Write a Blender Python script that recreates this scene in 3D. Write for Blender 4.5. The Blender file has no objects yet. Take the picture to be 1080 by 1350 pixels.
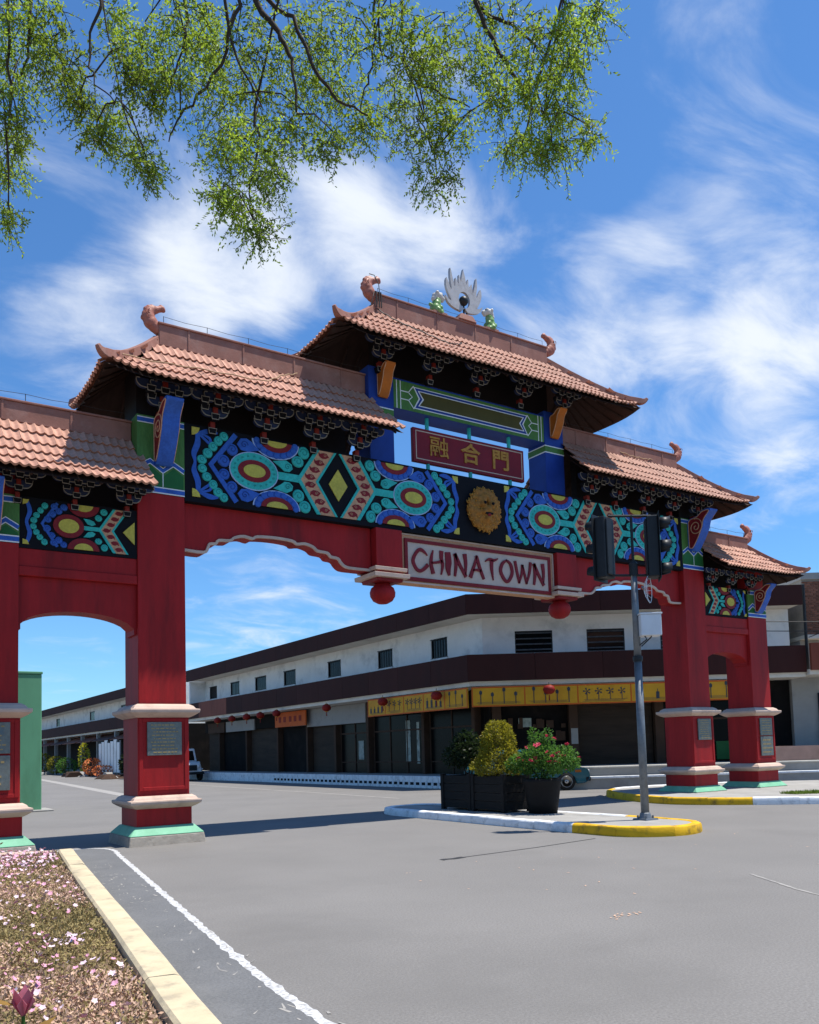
import bpy, bmesh, math, random
from mathutils import Matrix, Vector
random.seed(11)
R = math.radians
SC = bpy.context.scene
COL = SC.collection

# ------------------------------------------------------------------ light settings
EXPOSURE = 0.52
SKY_STRENGTH = 0.095
SKY_GAIN = (0.60, 0.97, 1.28, 1)
CLOUD_COL = (7.0, 7.4, 8.0, 1)
CLOUD_BANKS = [((0.199, 0.879, 0.433), 5, 0.14),
               ((0.258, 0.845, 0.469), 6, 0.2),
               ((0.324, 0.803, 0.500), 6, 0.24),
               ((0.397, 0.755, 0.522), 6.5, 0.25),
               ((0.464, 0.700, 0.543), 6, 0.22),
               ((0.530, 0.659, 0.534), 5.5, 0.18),
               ((0.631, 0.636, 0.444), 5, 0.2),
               ((0.669, 0.574, 0.472), 4.5, 0.15),
               ((0.687, 0.519, 0.509), 5, 0.08),
               ((0.733, 0.467, 0.495), 5, 0.1),
               ((0.739, 0.529, 0.417), 4.5, 0.16),
               ((0.775, 0.475, 0.418), 5, 0.22),
               ((0.806, 0.483, 0.342), 6, 0.22),
               ((0.707, 0.592, 0.386), 5, 0.14),
               ((0.780, 0.548, 0.302), 6, 0.1),
               ((0.456, 0.629, 0.630), 4, 0.2),
               ((0.387, 0.905, 0.177), 7, 0.07)]

# ------------------------------------------------------------------ camera
cam_d = bpy.data.cameras.new('camera')
cam = bpy.data.objects.new('camera', cam_d)
COL.objects.link(cam)
CAM = Vector((-12.081, -14.937, 1.512))
yaw, pitch, roll = -0.5864, 0.0726, -0.0285
fwd = Vector((-math.sin(yaw)*math.cos(pitch), math.cos(yaw)*math.cos(pitch), math.sin(pitch)))
rgt = fwd.cross(Vector((0, 0, 1))).normalized()
upv = rgt.cross(fwd)
r2 = rgt*math.cos(roll)+upv*math.sin(roll)
u2 = -rgt*math.sin(roll)+upv*math.cos(roll)
m = Matrix((r2, u2, -fwd)).transposed().to_4x4()
m.translation = CAM
cam.matrix_world = m
cam_d.sensor_fit = 'VERTICAL'
cam_d.sensor_height = 36.0
cam_d.lens = 1126.05/1350*36
cam_d.shift_x = (540-538.2)/1350
cam_d.shift_y = (906.35-675)/1350
cam_d.clip_start = 0.05
cam_d.clip_end = 3000
SC.camera = cam

# ------------------------------------------------------------------ sky and sun
SUN = Vector((0.31, -0.17, 1.0)).normalized()       # towards the sun
SUN_EL = math.asin(SUN.z)
SUN_AZ = math.atan2(SUN.x, SUN.y)                   # clockwise from +Y
sun_d = bpy.data.lights.new('sun', 'SUN')
sun_d.energy = 5.0
sun_d.angle = R(0.55)
sun_d.color = (1.0, 0.95, 0.87)
sun = bpy.data.objects.new('sun', sun_d)
COL.objects.link(sun)
sun.rotation_euler = SUN.to_track_quat('Z', 'Y').to_euler()
sun.location = (20, -10, 40)

world = bpy.data.worlds.new('World')
SC.world = world
world.use_nodes = True
wt = world.node_tree
wt.nodes.clear()
def WN(t, **k):
    n = wt.nodes.new(t)
    for a, b in k.items():
        setattr(n, a, b)
    return n
def wmath(op, a, b=None, c=None, clamp=False):
    n = WN('ShaderNodeMath', operation=op, use_clamp=clamp)
    for i, q in enumerate((a, b, c)):
        if q is None: continue
        if isinstance(q, (int, float)): n.inputs[i].default_value = q
        else: wt.links.new(q, n.inputs[i])
    return n.outputs[0]
sky = WN('ShaderNodeTexSky', sky_type='NISHITA', sun_disc=False, sun_elevation=SUN_EL, sun_rotation=SUN_AZ,
         altitude=0.0, air_density=1.0, dust_density=0.3, ozone_density=3.2)
tc = WN('ShaderNodeTexCoord')
nrm = WN('ShaderNodeVectorMath', operation='NORMALIZE')
wt.links.new(tc.outputs['Generated'], nrm.inputs[0])
sep = WN('ShaderNodeSeparateXYZ')
wt.links.new(nrm.outputs[0], sep.inputs[0])
den = wmath('MAXIMUM', wmath('ADD', sep.outputs[2], 0.22), 0.05)
cmb = WN('ShaderNodeCombineXYZ')
wt.links.new(wmath('DIVIDE', sep.outputs[0], den), cmb.inputs[0])
wt.links.new(wmath('DIVIDE', sep.outputs[1], den), cmb.inputs[1])
mp = WN('ShaderNodeMapping')
mp.inputs['Location'].default_value = (9.4, 4.2, 0)
mp.inputs['Rotation'].default_value = (0, 0, R(25))
mp.inputs['Scale'].default_value = (1.0, 1.5, 1)
wt.links.new(cmb.outputs[0], mp.inputs[0])
nz = WN('ShaderNodeTexNoise')
nz.inputs['Scale'].default_value = 3.4
nz.inputs['Detail'].default_value = 9
nz.inputs['Roughness'].default_value = 0.6
nz.inputs['Distortion'].default_value = 0.5
wt.links.new(mp.outputs[0], nz.inputs['Vector'])
nz2 = WN('ShaderNodeTexNoise')
nz2.inputs['Scale'].default_value = 0.8
nz2.inputs['Detail'].default_value = 3
wt.links.new(mp.outputs[0], nz2.inputs['Vector'])
bias = None
for (dx, dy, dz), wdt, amt in CLOUD_BANKS:
    v = Vector((dx, dy, dz)).normalized()
    dt = WN('ShaderNodeVectorMath', operation='DOT_PRODUCT')
    wt.links.new(nrm.outputs[0], dt.inputs[0])
    dt.inputs[1].default_value = v
    mr = WN('ShaderNodeMapRange', interpolation_type='SMOOTHSTEP')
    wt.links.new(dt.outputs['Value'], mr.inputs[0])
    mr.inputs[1].default_value = math.cos(R(wdt))
    mr.inputs[2].default_value = 1.0
    mr.inputs[3].default_value = 0.0
    mr.inputs[4].default_value = amt
    bias = mr.outputs[0] if bias is None else wmath('ADD', bias, mr.outputs[0])
dens = wmath('ADD', wmath('ADD', nz.outputs['Fac'], wmath('MULTIPLY', wmath('SUBTRACT', nz2.outputs['Fac'], 0.5), 0.35)), bias)
cov = WN('ShaderNodeMapRange', interpolation_type='SMOOTHSTEP')
wt.links.new(dens, cov.inputs[0])
cov.inputs[1].default_value = 0.51
cov.inputs[2].default_value = 1.02
cov.inputs[4].default_value = 0.93
mix = WN('ShaderNodeMix', data_type='RGBA')
wt.links.new(cov.outputs[0], mix.inputs['Factor'])
gain = WN('ShaderNodeMix', data_type='RGBA', blend_type='MULTIPLY')
gain.inputs['Factor'].default_value = 1.0
wt.links.new(sky.outputs[0], gain.inputs['A'])
gain.inputs['B'].default_value = SKY_GAIN
wt.links.new(gain.outputs['Result'], mix.inputs['A'])
mix.inputs['B'].default_value = CLOUD_COL
bg = WN('ShaderNodeBackground')
bg.inputs['Strength'].default_value = SKY_STRENGTH
wt.links.new(mix.outputs['Result'], bg.inputs['Color'])
wo = WN('ShaderNodeOutputWorld')
wt.links.new(bg.outputs[0], wo.inputs['Surface'])

SC.view_settings.view_transform = 'Standard'
SC.view_settings.look = 'None'
SC.view_settings.gamma = 1.0
SC.view_settings.exposure = EXPOSURE
SC.render.engine = 'CYCLES'
SC.cycles.use_denoising = True
SC.cycles.max_bounces = 8
SC.cycles.transparent_max_bounces = 8

# ------------------------------------------------------------------ materials
MATS = {}
def mat(name, col, rough=0.6, var=0.12, scale=2.0, bump=0.15, bscale=40.0, stretch=(1, 1, 1), metal=0.0, rnd=0.0,
        dirt=None, dirt_amt=0.3, dirt_scale=1.2, spec=0.2, trans=None, coat=0.0, speck=0.0, sscale=70.0):
    if name in MATS: return MATS[name]
    M = bpy.data.materials.new(name)
    MATS[name] = M
    M.use_nodes = True
    t = M.node_tree
    b = t.nodes['Principled BSDF']
    b.inputs['Roughness'].default_value = rough
    b.inputs['Metallic'].default_value = metal
    b.inputs['Specular IOR Level'].default_value = spec
    b.inputs['Coat Weight'].default_value = coat
    tcn = t.nodes.new('ShaderNodeTexCoord')
    mpn = t.nodes.new('ShaderNodeMapping')
    mpn.inputs['Scale'].default_value = stretch
    t.links.new(tcn.outputs['Object'], mpn.inputs[0])
    def noise(sc, det=6, ro=0.6):
        n = t.nodes.new('ShaderNodeTexNoise')
        n.inputs['Scale'].default_value = sc
        n.inputs['Detail'].default_value = det
        n.inputs['Roughness'].default_value = ro
        t.links.new(mpn.outputs[0], n.inputs['Vector'])
        return n
    n1 = noise(scale)
    hsv = t.nodes.new('ShaderNodeHueSaturation')
    hsv.inputs['Color'].default_value = (*col, 1)
    mr = t.nodes.new('ShaderNodeMapRange')
    mr.inputs[1].default_value = 0.25
    mr.inputs[2].default_value = 0.75
    mr.inputs[3].default_value = 1-var
    mr.inputs[4].default_value = 1+var
    t.links.new(n1.outputs['Fac'], mr.inputs[0])
    val = mr.outputs[0]
    if speck:
        ns = noise(sscale, 3, 0.7)
        mrs = t.nodes.new('ShaderNodeMapRange')
        mrs.inputs[1].default_value = 0.3
        mrs.inputs[2].default_value = 0.7
        mrs.inputs[3].default_value = 1-speck
        mrs.inputs[4].default_value = 1+speck
        t.links.new(ns.outputs['Fac'], mrs.inputs[0])
        mms = t.nodes.new('ShaderNodeMath')
        mms.operation = 'MULTIPLY'
        t.links.new(val, mms.inputs[0])
        t.links.new(mrs.outputs[0], mms.inputs[1])
        val = mms.outputs[0]
    if rnd:
        oi = t.nodes.new('ShaderNodeObjectInfo')
        mr2 = t.nodes.new('ShaderNodeMapRange')
        mr2.inputs[3].default_value = 1-rnd
        mr2.inputs[4].default_value = 1+rnd
        t.links.new(oi.outputs['Random'], mr2.inputs[0])
        mm = t.nodes.new('ShaderNodeMath')
        mm.operation = 'MULTIPLY'
        t.links.new(val, mm.inputs[0])
        t.links.new(mr2.outputs[0], mm.inputs[1])
        val = mm.outputs[0]
    t.links.new(val, hsv.inputs['Value'])
    out = hsv.outputs[0]
    if dirt is not None:
        n2 = noise(dirt_scale, 8, 0.65)
        mr3 = t.nodes.new('ShaderNodeMapRange')
        mr3.interpolation_type = 'SMOOTHSTEP'
        mr3.inputs[1].default_value = 0.48
        mr3.inputs[2].default_value = 0.72
        mr3.inputs[4].default_value = dirt_amt
        t.links.new(n2.outputs['Fac'], mr3.inputs[0])
        mx = t.nodes.new('ShaderNodeMix')
        mx.data_type = 'RGBA'
        t.links.new(mr3.outputs[0], mx.inputs['Factor'])
        t.links.new(out, mx.inputs['A'])
        mx.inputs['B'].default_value = (*dirt, 1)
        out = mx.outputs['Result']
    t.links.new(out, b.inputs['Base Color'])
    if bump:
        n3 = noise(bscale, 4)
        bp = t.nodes.new('ShaderNodeBump')
        bp.inputs['Strength'].default_value = bump
        bp.inputs['Distance'].default_value = 0.01
        t.links.new(n3.outputs['Fac'], bp.inputs['Height'])
        t.links.new(bp.outputs[0], b.inputs['Normal'])
    if trans is not None:
        o = t.nodes['Material Output']
        tr = t.nodes.new('ShaderNodeBsdfTranslucent')
        hs2 = t.nodes.new('ShaderNodeHueSaturation')
        hs2.inputs['Color'].default_value = (*trans, 1)
        t.links.new(val, hs2.inputs['Value'])
        t.links.new(hs2.outputs[0], tr.inputs[0])
        ms = t.nodes.new('ShaderNodeMixShader')
        ms.inputs[0].default_value = 0.45
        t.links.new(b.outputs[0], ms.inputs[1])
        t.links.new(tr.outputs[0], ms.inputs[2])
        t.links.new(ms.outputs[0], o.inputs['Surface'])
    return M

RED = mat('red_paint', (0.31, 0.012, 0.013), 0.6, 0.22, 2.4, 0.15, 30, (1, 1, 0.14), dirt=(0.11, 0.010, 0.010), dirt_amt=0.65, dirt_scale=1.6, speck=0.10, sscale=18)
REDSIGN = mat('sign_red', (0.19, 0.010, 0.018), 0.5, 0.15, 3)
CREAM = mat('cream_paint', (0.54, 0.40, 0.32), 0.6, 0.12, 2.5, 0.2, 30, dirt=(0.20, 0.14, 0.11), dirt_amt=0.4, dirt_scale=2.2)
PEACH = mat('peach_paint', (0.55, 0.30, 0.17), 0.6, 0.12, 4, dirt=(0.25, 0.14, 0.08), dirt_amt=0.35, speck=0.16, sscale=22)
SIGNWHITE = mat('sign_panel_grey', (0.52, 0.41, 0.34), 0.6, 0.1, 4, dirt=(0.3, 0.25, 0.23), dirt_amt=0.3)
BLACKP = mat('black_paint', (0.008, 0.008, 0.011), 0.7, 0.2, 3, spec=0.1)
TEAL = mat('teal_paint', (0.035, 0.42, 0.37), 0.5, 0.14, 6, dirt=(0.02, 0.2, 0.19), dirt_amt=0.4, dirt_scale=5, speck=0.16, sscale=22)
BLUE = mat('blue_paint', (0.030, 0.105, 0.42), 0.5, 0.16, 5, dirt=(0.015, 0.05, 0.2), dirt_amt=0.4, dirt_scale=4, speck=0.16, sscale=22)
DBLUE = mat('deep_blue_paint', (0.014, 0.045, 0.25), 0.5, 0.16, 3)
PALEB = mat('pale_blue_paint', (0.36, 0.46, 0.66), 0.55, 0.1, 6)
WHITEP = mat('white_paint', (0.72, 0.73, 0.74), 0.55, 0.08, 5)
YEL = mat('yellow_paint', (0.50, 0.42, 0.065), 0.5, 0.14, 5, dirt=(0.3, 0.28, 0.08), dirt_amt=0.4, speck=0.16, sscale=22)
GREEN = mat('green_paint', (0.070, 0.175, 0.040), 0.5, 0.18, 4, stretch=(1, 1, 0.3), speck=0.16, sscale=22)
DGREEN = mat('dark_green_paint', (0.018, 0.115, 0.028), 0.5, 0.15, 4)
OLIVE = mat('olive_panel', (0.075, 0.062, 0.012), 0.5, 0.15, 4)
MAROON = mat('maroon_paint', (0.20, 0.012, 0.016), 0.5, 0.15, 5, speck=0.16, sscale=22)
ORANGE = mat('orange_paint', (0.42, 0.115, 0.012), 0.5, 0.2, 5, dirt=(0.15, 0.05, 0.02), dirt_amt=0.4)
GOLD = mat('gold_paint', (0.44, 0.20, 0.035), 0.5, 0.35, 14, 0.3, 60, metal=0.25)
TILE = mat('roof_tile', (0.47, 0.25, 0.18), 0.65, 0.16, 3, 0.15, 50, rnd=0.12, dirt=(0.20, 0.09, 0.06), dirt_amt=0.5, dirt_scale=2.2, speck=0.12, sscale=30)
RIDGE = mat('ridge_cement', (0.27, 0.125, 0.095), 0.75, 0.2, 3, 0.3, 40, dirt=(0.40, 0.26, 0.22), dirt_amt=0.35, dirt_scale=2.5)
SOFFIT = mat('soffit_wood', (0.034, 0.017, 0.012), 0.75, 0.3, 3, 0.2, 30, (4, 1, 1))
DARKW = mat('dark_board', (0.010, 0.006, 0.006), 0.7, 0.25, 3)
FINIAL = mat('finial_ceramic', (0.36, 0.135, 0.095), 0.5, 0.2, 12, 0.3, 40, dirt=(0.14, 0.05, 0.04), dirt_amt=0.5, dirt_scale=9)
SILVER = mat('flame_metal', (0.45, 0.42, 0.40), 0.5, 0.15, 5, metal=0.3, dirt=(0.25, 0.2, 0.18), dirt_amt=0.5, dirt_scale=6)
DKMETAL = mat('dark_metal', (0.020, 0.022, 0.024), 0.45, 0.2, 6, 0.1, 40)
GALV = mat('galvanised_steel', (0.17, 0.185, 0.20), 0.5, 0.2, 7, 0.2, 30, metal=0.5, dirt=(0.07, 0.075, 0.08), dirt_amt=0.5, dirt_scale=8)
BOXGREY = mat('cabinet_grey', (0.62, 0.64, 0.66), 0.5, 0.08, 5)
PLAQUE = mat('bronze_plaque', (0.155, 0.165, 0.15), 0.42, 0.25, 12, 0.4, 50, metal=0.35, dirt=(0.05, 0.11, 0.16), dirt_amt=0.5, dirt_scale=7)
PLTXT = mat('plaque_lettering', (0.34, 0.24, 0.10), 0.5, 0.3, 20)
MINT = mat('mint_base_paint', (0.16, 0.40, 0.25), 0.6, 0.14, 4, 0.2, 30, dirt=(0.35, 0.55, 0.45), dirt_amt=0.4, dirt_scale=3)
FOOT = mat('rough_concrete', (0.33, 0.29, 0.24), 0.85, 0.25, 5, 0.6, 30, dirt=(0.15, 0.12, 0.10), dirt_amt=0.6, dirt_scale=4)
ROAD = mat('asphalt', (0.170, 0.162, 0.153), 0.85, 0.10, 0.35, 0.35, 90, dirt=(0.132, 0.126, 0.119), dirt_amt=0.6, dirt_scale=0.3, spec=0.25, speck=0.22, sscale=55)
ROADD = mat('painted_strip', (0.126, 0.128, 0.131), 0.88, 0.14, 1.2, 0.35, 90, dirt=(0.17, 0.17, 0.17), dirt_amt=0.45, dirt_scale=3, spec=0.25, speck=0.22, sscale=55)
CONC = mat('concrete', (0.30, 0.29, 0.27), 0.85, 0.15, 1.5, 0.4, 40, dirt=(0.17, 0.16, 0.15), dirt_amt=0.5)
KERBC = mat('cream_kerb_paint', (0.50, 0.42, 0.28), 0.75, 0.12, 4, 0.5, 25, dirt=(0.22, 0.19, 0.15), dirt_amt=0.6, dirt_scale=5)
KERBW = mat('white_kerb_paint', (0.74, 0.75, 0.76), 0.7, 0.12, 4, 0.3, 30, dirt=(0.22, 0.23, 0.24), dirt_amt=0.6, dirt_scale=5)
KERBY = mat('yellow_kerb_paint', (0.66, 0.38, 0.012), 0.65, 0.14, 4, 0.4, 25, dirt=(0.12, 0.075, 0.03), dirt_amt=0.8, dirt_scale=5)
LINEW = mat('road_line_paint', (0.46, 0.46, 0.46), 0.85, 0.2, 9, 0.4, 30, dirt=(0.17, 0.17, 0.17), dirt_amt=1.0, dirt_scale=24, speck=0.35, sscale=40)
LINEF = mat('faded_line_paint', (0.30, 0.285, 0.265), 0.8, 0.15, 6, dirt=(0.17, 0.167, 0.165), dirt_amt=0.9, dirt_scale=3)
SHADOWP = mat('painted_shadow', (0.035, 0.035, 0.037), 0.7, 0.2, 4)
SOIL = mat('bed_soil', (0.17, 0.115, 0.075), 0.95, 0.35, 5, 0.9, 40, dirt=(0.24, 0.16, 0.11), dirt_amt=0.6, dirt_scale=9)
FASC = mat('brown_fascia', (0.040, 0.012, 0.010), 0.8, 0.18, 1.5, 0.1, 30, (1, 1, 0.3), dirt=(0.025, 0.012, 0.012), dirt_amt=0.5, rnd=0.1)
FASCR = mat('rust_fascia', (0.17, 0.045, 0.026), 0.65, 0.2, 1.5, 0.1, 30, (1, 1, 0.3), dirt=(0.07, 0.02, 0.015), dirt_amt=0.5, rnd=0.1)
PLAST = mat('weathered_white_plaster', (0.80, 0.80, 0.77), 0.85, 0.08, 1.2, 0.2, 20, dirt=(0.42, 0.43, 0.42), dirt_amt=0.6, dirt_scale=0.9)
CREAMW = mat('soffit_cream', (0.62, 0.58, 0.50), 0.8, 0.1, 1.5, dirt=(0.35, 0.30, 0.24), dirt_amt=0.4)
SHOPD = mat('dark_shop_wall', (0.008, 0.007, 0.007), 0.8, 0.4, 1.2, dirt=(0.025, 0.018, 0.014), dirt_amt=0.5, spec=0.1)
GLASSD = mat('dark_glass', (0.006, 0.007, 0.008), 0.12, 0.2, 2, 0, spec=0.22)
SHOPGL = mat('shop_glass', (0.006, 0.006, 0.006), 0.25, 0.3, 1.5, 0, spec=0.07)
COLB = mat('shop_pillar_brown', (0.06, 0.034, 0.022), 0.8, 0.2, 2)
SHUT = mat('rusty_shutter', (0.040, 0.027, 0.019), 0.7, 0.3, 1.5, 0.2, 20, (0.4, 0.4, 3), dirt=(0.015, 0.011, 0.009), dirt_amt=0.7)
BANY = mat('yellow_banner', (0.56, 0.285, 0.018), 0.6, 0.14, 1.6, dirt=(0.45, 0.17, 0.02), dirt_amt=0.4)
BANO = mat('orange_banner', (0.52, 0.10, 0.015), 0.6, 0.14, 2)
BANP = mat('banner_print_dark', (0.045, 0.05, 0.06), 0.6, 0.4, 6)
LANT = mat('red_lantern_paper', (0.22, 0.012, 0.008), 0.6, 0.15, 8)
GREYW = mat('grey_render', (0.30, 0.295, 0.28), 0.85, 0.12, 1.2, 0.2, 20, dirt=(0.17, 0.165, 0.16), dirt_amt=0.5)
BRICK = mat('red_brick', (0.20, 0.085, 0.055), 0.9, 0.25, 8, 0.4, 40, rnd=0.3)
MORTAR = mat('mortar', (0.26, 0.24, 0.21), 0.9, 0.15, 5)
NAVY = mat('navy_paint', (0.010, 0.014, 0.035), 0.5, 0.2, 3)
PYLON = mat('green_pylon_paint', (0.11, 0.29, 0.165), 0.65, 0.14, 1.2, 0.15, 20, (1, 1, 0.25), dirt=(0.05, 0.11, 0.05), dirt_amt=0.45, dirt_scale=0.9)
PLANTER = mat('dark_planter_wood', (0.009, 0.0075, 0.007), 0.75, 0.3, 5, 0.4, 30, (1, 1, 3))
BARK = mat('bark', (0.055, 0.040, 0.028), 0.9, 0.3, 14, 0.8, 30)
LEAFT = mat('tree_leaf', (0.10, 0.155, 0.022), 0.5, 0.45, 2.2, 0, trans=(0.36, 0.50, 0.045))
LEAFD = mat('dark_shrub_leaf', (0.020, 0.032, 0.012), 0.5, 0.35, 5, 0, trans=(0.02, 0.035, 0.01))
LEAFY = mat('golden_shrub_leaf', (0.20, 0.185, 0.02), 0.5, 0.55, 9, 0, trans=(0.30, 0.27, 0.02), dirt=(0.20, 0.07, 0.01), dirt_amt=0.5, dirt_scale=12)
LEAFG = mat('green_shrub_leaf', (0.065, 0.15, 0.030), 0.45, 0.4, 6, 0, trans=(0.10, 0.22, 0.03))
PINKF = mat('pink_petal', (0.62, 0.045, 0.10), 0.5, 0.2, 20, 0, trans=(0.5, 0.05, 0.1))
PALEF = mat('pale_pink_petal', (0.66, 0.50, 0.56), 0.6, 0.2, 20, 0)
GRASSM = mat('grass_blade', (0.10, 0.17, 0.022), 0.6, 0.3, 4, 0, trans=(0.15, 0.22, 0.03))
DRYM = mat('dry_ground_cover', (0.46, 0.36, 0.16), 0.8, 0.45, 3, 0, trans=(0.10, 0.08, 0.03))
DRYB = mat('brown_ground_cover', (0.50, 0.33, 0.235), 0.8, 0.4, 4, 0)
CARTEAL = mat('teal_car_paint', (0.012, 0.105, 0.125), 0.3, 0.05, 3, 0, coat=0.4)
CARWHITE = mat('white_truck_paint', (0.62, 0.64, 0.66), 0.4, 0.08, 4, 0, coat=0.2)
RUBBER = mat('tyre_rubber', (0.015, 0.015, 0.015), 0.8, 0.2, 10)
CHROME = mat('wheel_metal', (0.42, 0.42, 0.41), 0.35, 0.1, 8, 0, metal=0.7)
WIREM = mat('wire', (0.035, 0.032, 0.03), 0.6, 0.1, 5, 0)
ROPE = mat('pale_rope', (0.34, 0.22, 0.13), 0.8, 0.2, 12)

# ------------------------------------------------------------------ mesh helpers
class MB:
    def __init__(s, T=None):
        s.v = []; s.f = []; s.T = T
    def add(s, vs, fs):
        o = len(s.v)
        s.v += [tuple(s.T(Vector(q))) if s.T else tuple(q) for q in vs]
        s.f += [tuple(o+i for i in q) for q in fs]
        return s
    def box(s, x0, x1, y0, y1, z0, z1):
        return s.add([(x0, y0, z0), (x1, y0, z0), (x1, y1, z0), (x0, y1, z0), (x0, y0, z1), (x1, y0, z1), (x1, y1, z1), (x0, y1, z1)],
                     [(0, 3, 2, 1), (4, 5, 6, 7), (0, 1, 5, 4), (1, 2, 6, 5), (2, 3, 7, 6), (3, 0, 4, 7)])
    def frustum(s, cx, cy, z0, z1, hx0, hy0, hx1, hy1):
        return s.add([(cx-hx0, cy-hy0, z0), (cx+hx0, cy-hy0, z0), (cx+hx0, cy+hy0, z0), (cx-hx0, cy+hy0, z0),
                      (cx-hx1, cy-hy1, z1), (cx+hx1, cy-hy1, z1), (cx+hx1, cy+hy1, z1), (cx-hx1, cy+hy1, z1)],
                     [(0, 3, 2, 1), (4, 5, 6, 7), (0, 1, 5, 4), (1, 2, 6, 5), (2, 3, 7, 6), (3, 0, 4, 7)])
    def prism(s, poly, y0, y1):            # polygon in X,Z, extruded along Y
        n = len(poly)
        ar = sum(poly[i][0]*poly[(i+1) % n][1]-poly[(i+1) % n][0]*poly[i][1] for i in range(n))
        if ar < 0: poly = poly[::-1]
        vs = [(x, y0, z) for x, z in poly]+[(x, y1, z) for x, z in poly]
        fs = [tuple(range(n)), tuple(range(2*n-1, n-1, -1))]
        fs += [(i, i+n, (i+1) % n+n, (i+1) % n) for i in range(n)]
        return s.add(vs, fs)
    def ring(s, out, inn, y0, y1):         # annulus in X,Z
        n = len(out)
        vs = [(x, y0, z) for x, z in out]+[(x, y0, z) for x, z in inn]+[(x, y1, z) for x, z in out]+[(x, y1, z) for x, z in inn]
        fs = []
        for i in range(n):
            j = (i+1) % n
            fs += [(i, j, n+j, n+i), (i, 2*n+i, 2*n+j, j), (n+i, n+j, 3*n+j, 3*n+i), (2*n+i, 3*n+i, 3*n+j, 2*n+j)]
        return s.add(vs, fs)
    def slab(s, poly, z0, z1):             # polygon in X,Y, extruded along Z
        n = len(poly)
        ar = sum(poly[i][0]*poly[(i+1) % n][1]-poly[(i+1) % n][0]*poly[i][1] for i in range(n))
        if ar < 0: poly = poly[::-1]
        vs = [(x, y, z0) for x, y in poly]+[(x, y, z1) for x, y in poly]
        fs = [tuple(range(n-1, -1, -1)), tuple(range(n, 2*n))]
        fs += [(i, (i+1) % n, (i+1) % n+n, i+n) for i in range(n)]
        return s.add(vs, fs)
    def tube(s, pts, rad, n=6, caps=True):
        pts = [Vector(p) for p in pts]
        if not isinstance(rad, (list, tuple)): rad = [rad]*len(pts)
        vs = []; fs = []; ref = None
        for i, p in enumerate(pts):
            d = (pts[min(i+1, len(pts)-1)]-pts[max(i-1, 0)]).normalized()
            if ref is None:
                ref = Vector((0, 0, 1)) if abs(d.z) < 0.9 else Vector((1, 0, 0))
            a = d.cross(ref).normalized()
            b = a.cross(d)
            ref = b
            for k in range(n):
                t = 2*math.pi*k/n
                vs.append(p+(a*math.cos(t)+b*math.sin(t))*rad[i])
        for i in range(len(pts)-1):
            for k in range(n):
                fs.append((i*n+k, (i+1)*n+k, (i+1)*n+(k+1) % n, i*n+(k+1) % n))
        if caps:
            fs.append(tuple(range(n)))
            fs.append(tuple(range((len(pts)-1)*n+n-1, (len(pts)-1)*n-1, -1)))
        return s.add(vs, fs)
    def lathe(s, prof, c=(0, 0, 0), n=16):
        vs = []; fs = []
        for r, z in prof:
            for k in range(n):
                t = 2*math.pi*k/n
                vs.append((c[0]+r*math.cos(t), c[1]+r*math.sin(t), c[2]+z))
        for i in range(len(prof)-1):
            for k in range(n):
                fs.append((i*n+k, i*n+(k+1) % n, (i+1)*n+(k+1) % n, (i+1)*n+k))
        fs.append(tuple(range(n-1, -1, -1)))
        fs.append(tuple(range((len(prof)-1)*n, len(prof)*n)))
        return s.add(vs, fs)
    def ball(s, c, r, nu=12, nv=8, sc=(1, 1, 1)):
        pr = [(max(math.sin(math.pi*i/nv), 0.02)*r, -math.cos(math.pi*i/nv)*r) for i in range(nv+1)]
        vs = []; fs = []
        for q, z in pr:
            for k in range(nu):
                t = 2*math.pi*k/nu
                vs.append((c[0]+q*math.cos(t)*sc[0], c[1]+q*math.sin(t)*sc[1], c[2]+z*sc[2]))
        for i in range(nv):
            for k in range(nu):
                fs.append((i*nu+k, i*nu+(k+1) % nu, (i+1)*nu+(k+1) % nu, (i+1)*nu+k))
        fs.append(tuple(range(nu-1, -1, -1))); fs.append(tuple(range(nv*nu, nv*nu+nu)))
        return s.add(vs, fs)
    def mesh(s, name, material, smooth=False):
        me = bpy.data.meshes.new(name)
        me.from_pydata(s.v, [], s.f)
        me.materials.append(material)
        if smooth:
            me.polygons.foreach_set('use_smooth', [True]*len(me.polygons))
        me.update()
        return me
    def build(s, name, material, parent=None, smooth=False, bevel=0, kind=None):
        return ob(name, s.mesh(name, material, smooth), parent, bevel=bevel, kind=kind)

def ob(name, me, parent=None, mw=None, bevel=0, kind=None):
    o = bpy.data.objects.new(name, me)
    COL.objects.link(o)
    if parent is not None: o.parent = parent
    if mw is not None: o.matrix_basis = mw
    if bevel:
        b = o.modifiers.new('edge', 'BEVEL')
        b.width = bevel; b.segments = 2; b.limit_method = 'ANGLE'; b.angle_limit = R(40)
    if kind: o['kind'] = kind
    return o
def tag(o, label, cat, group=None):
    o['label'] = label; o['category'] = cat
    if group: o['group'] = group
    return o
def thing(name, label, cat, loc=(0, 0, 0), rz=0, group=None):
    o = bpy.data.objects.new(name, None)
    COL.objects.link(o)
    o.location = loc; o.rotation_euler = (0, 0, rz)
    o.empty_display_size = 0.3
    return tag(o, label, cat, group)
def struct(o):
    o['kind'] = 'structure'
    return o
def ell(cx, cz, rx, rz, n=28, a0=0, a1=360):
    full = abs(a1-a0) >= 360
    k = n if full else n+1
    return [(cx+rx*math.cos(R(a0+(a1-a0)*i/n)), cz+rz*math.sin(R(a0+(a1-a0)*i/n))) for i in range(k)]
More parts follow.
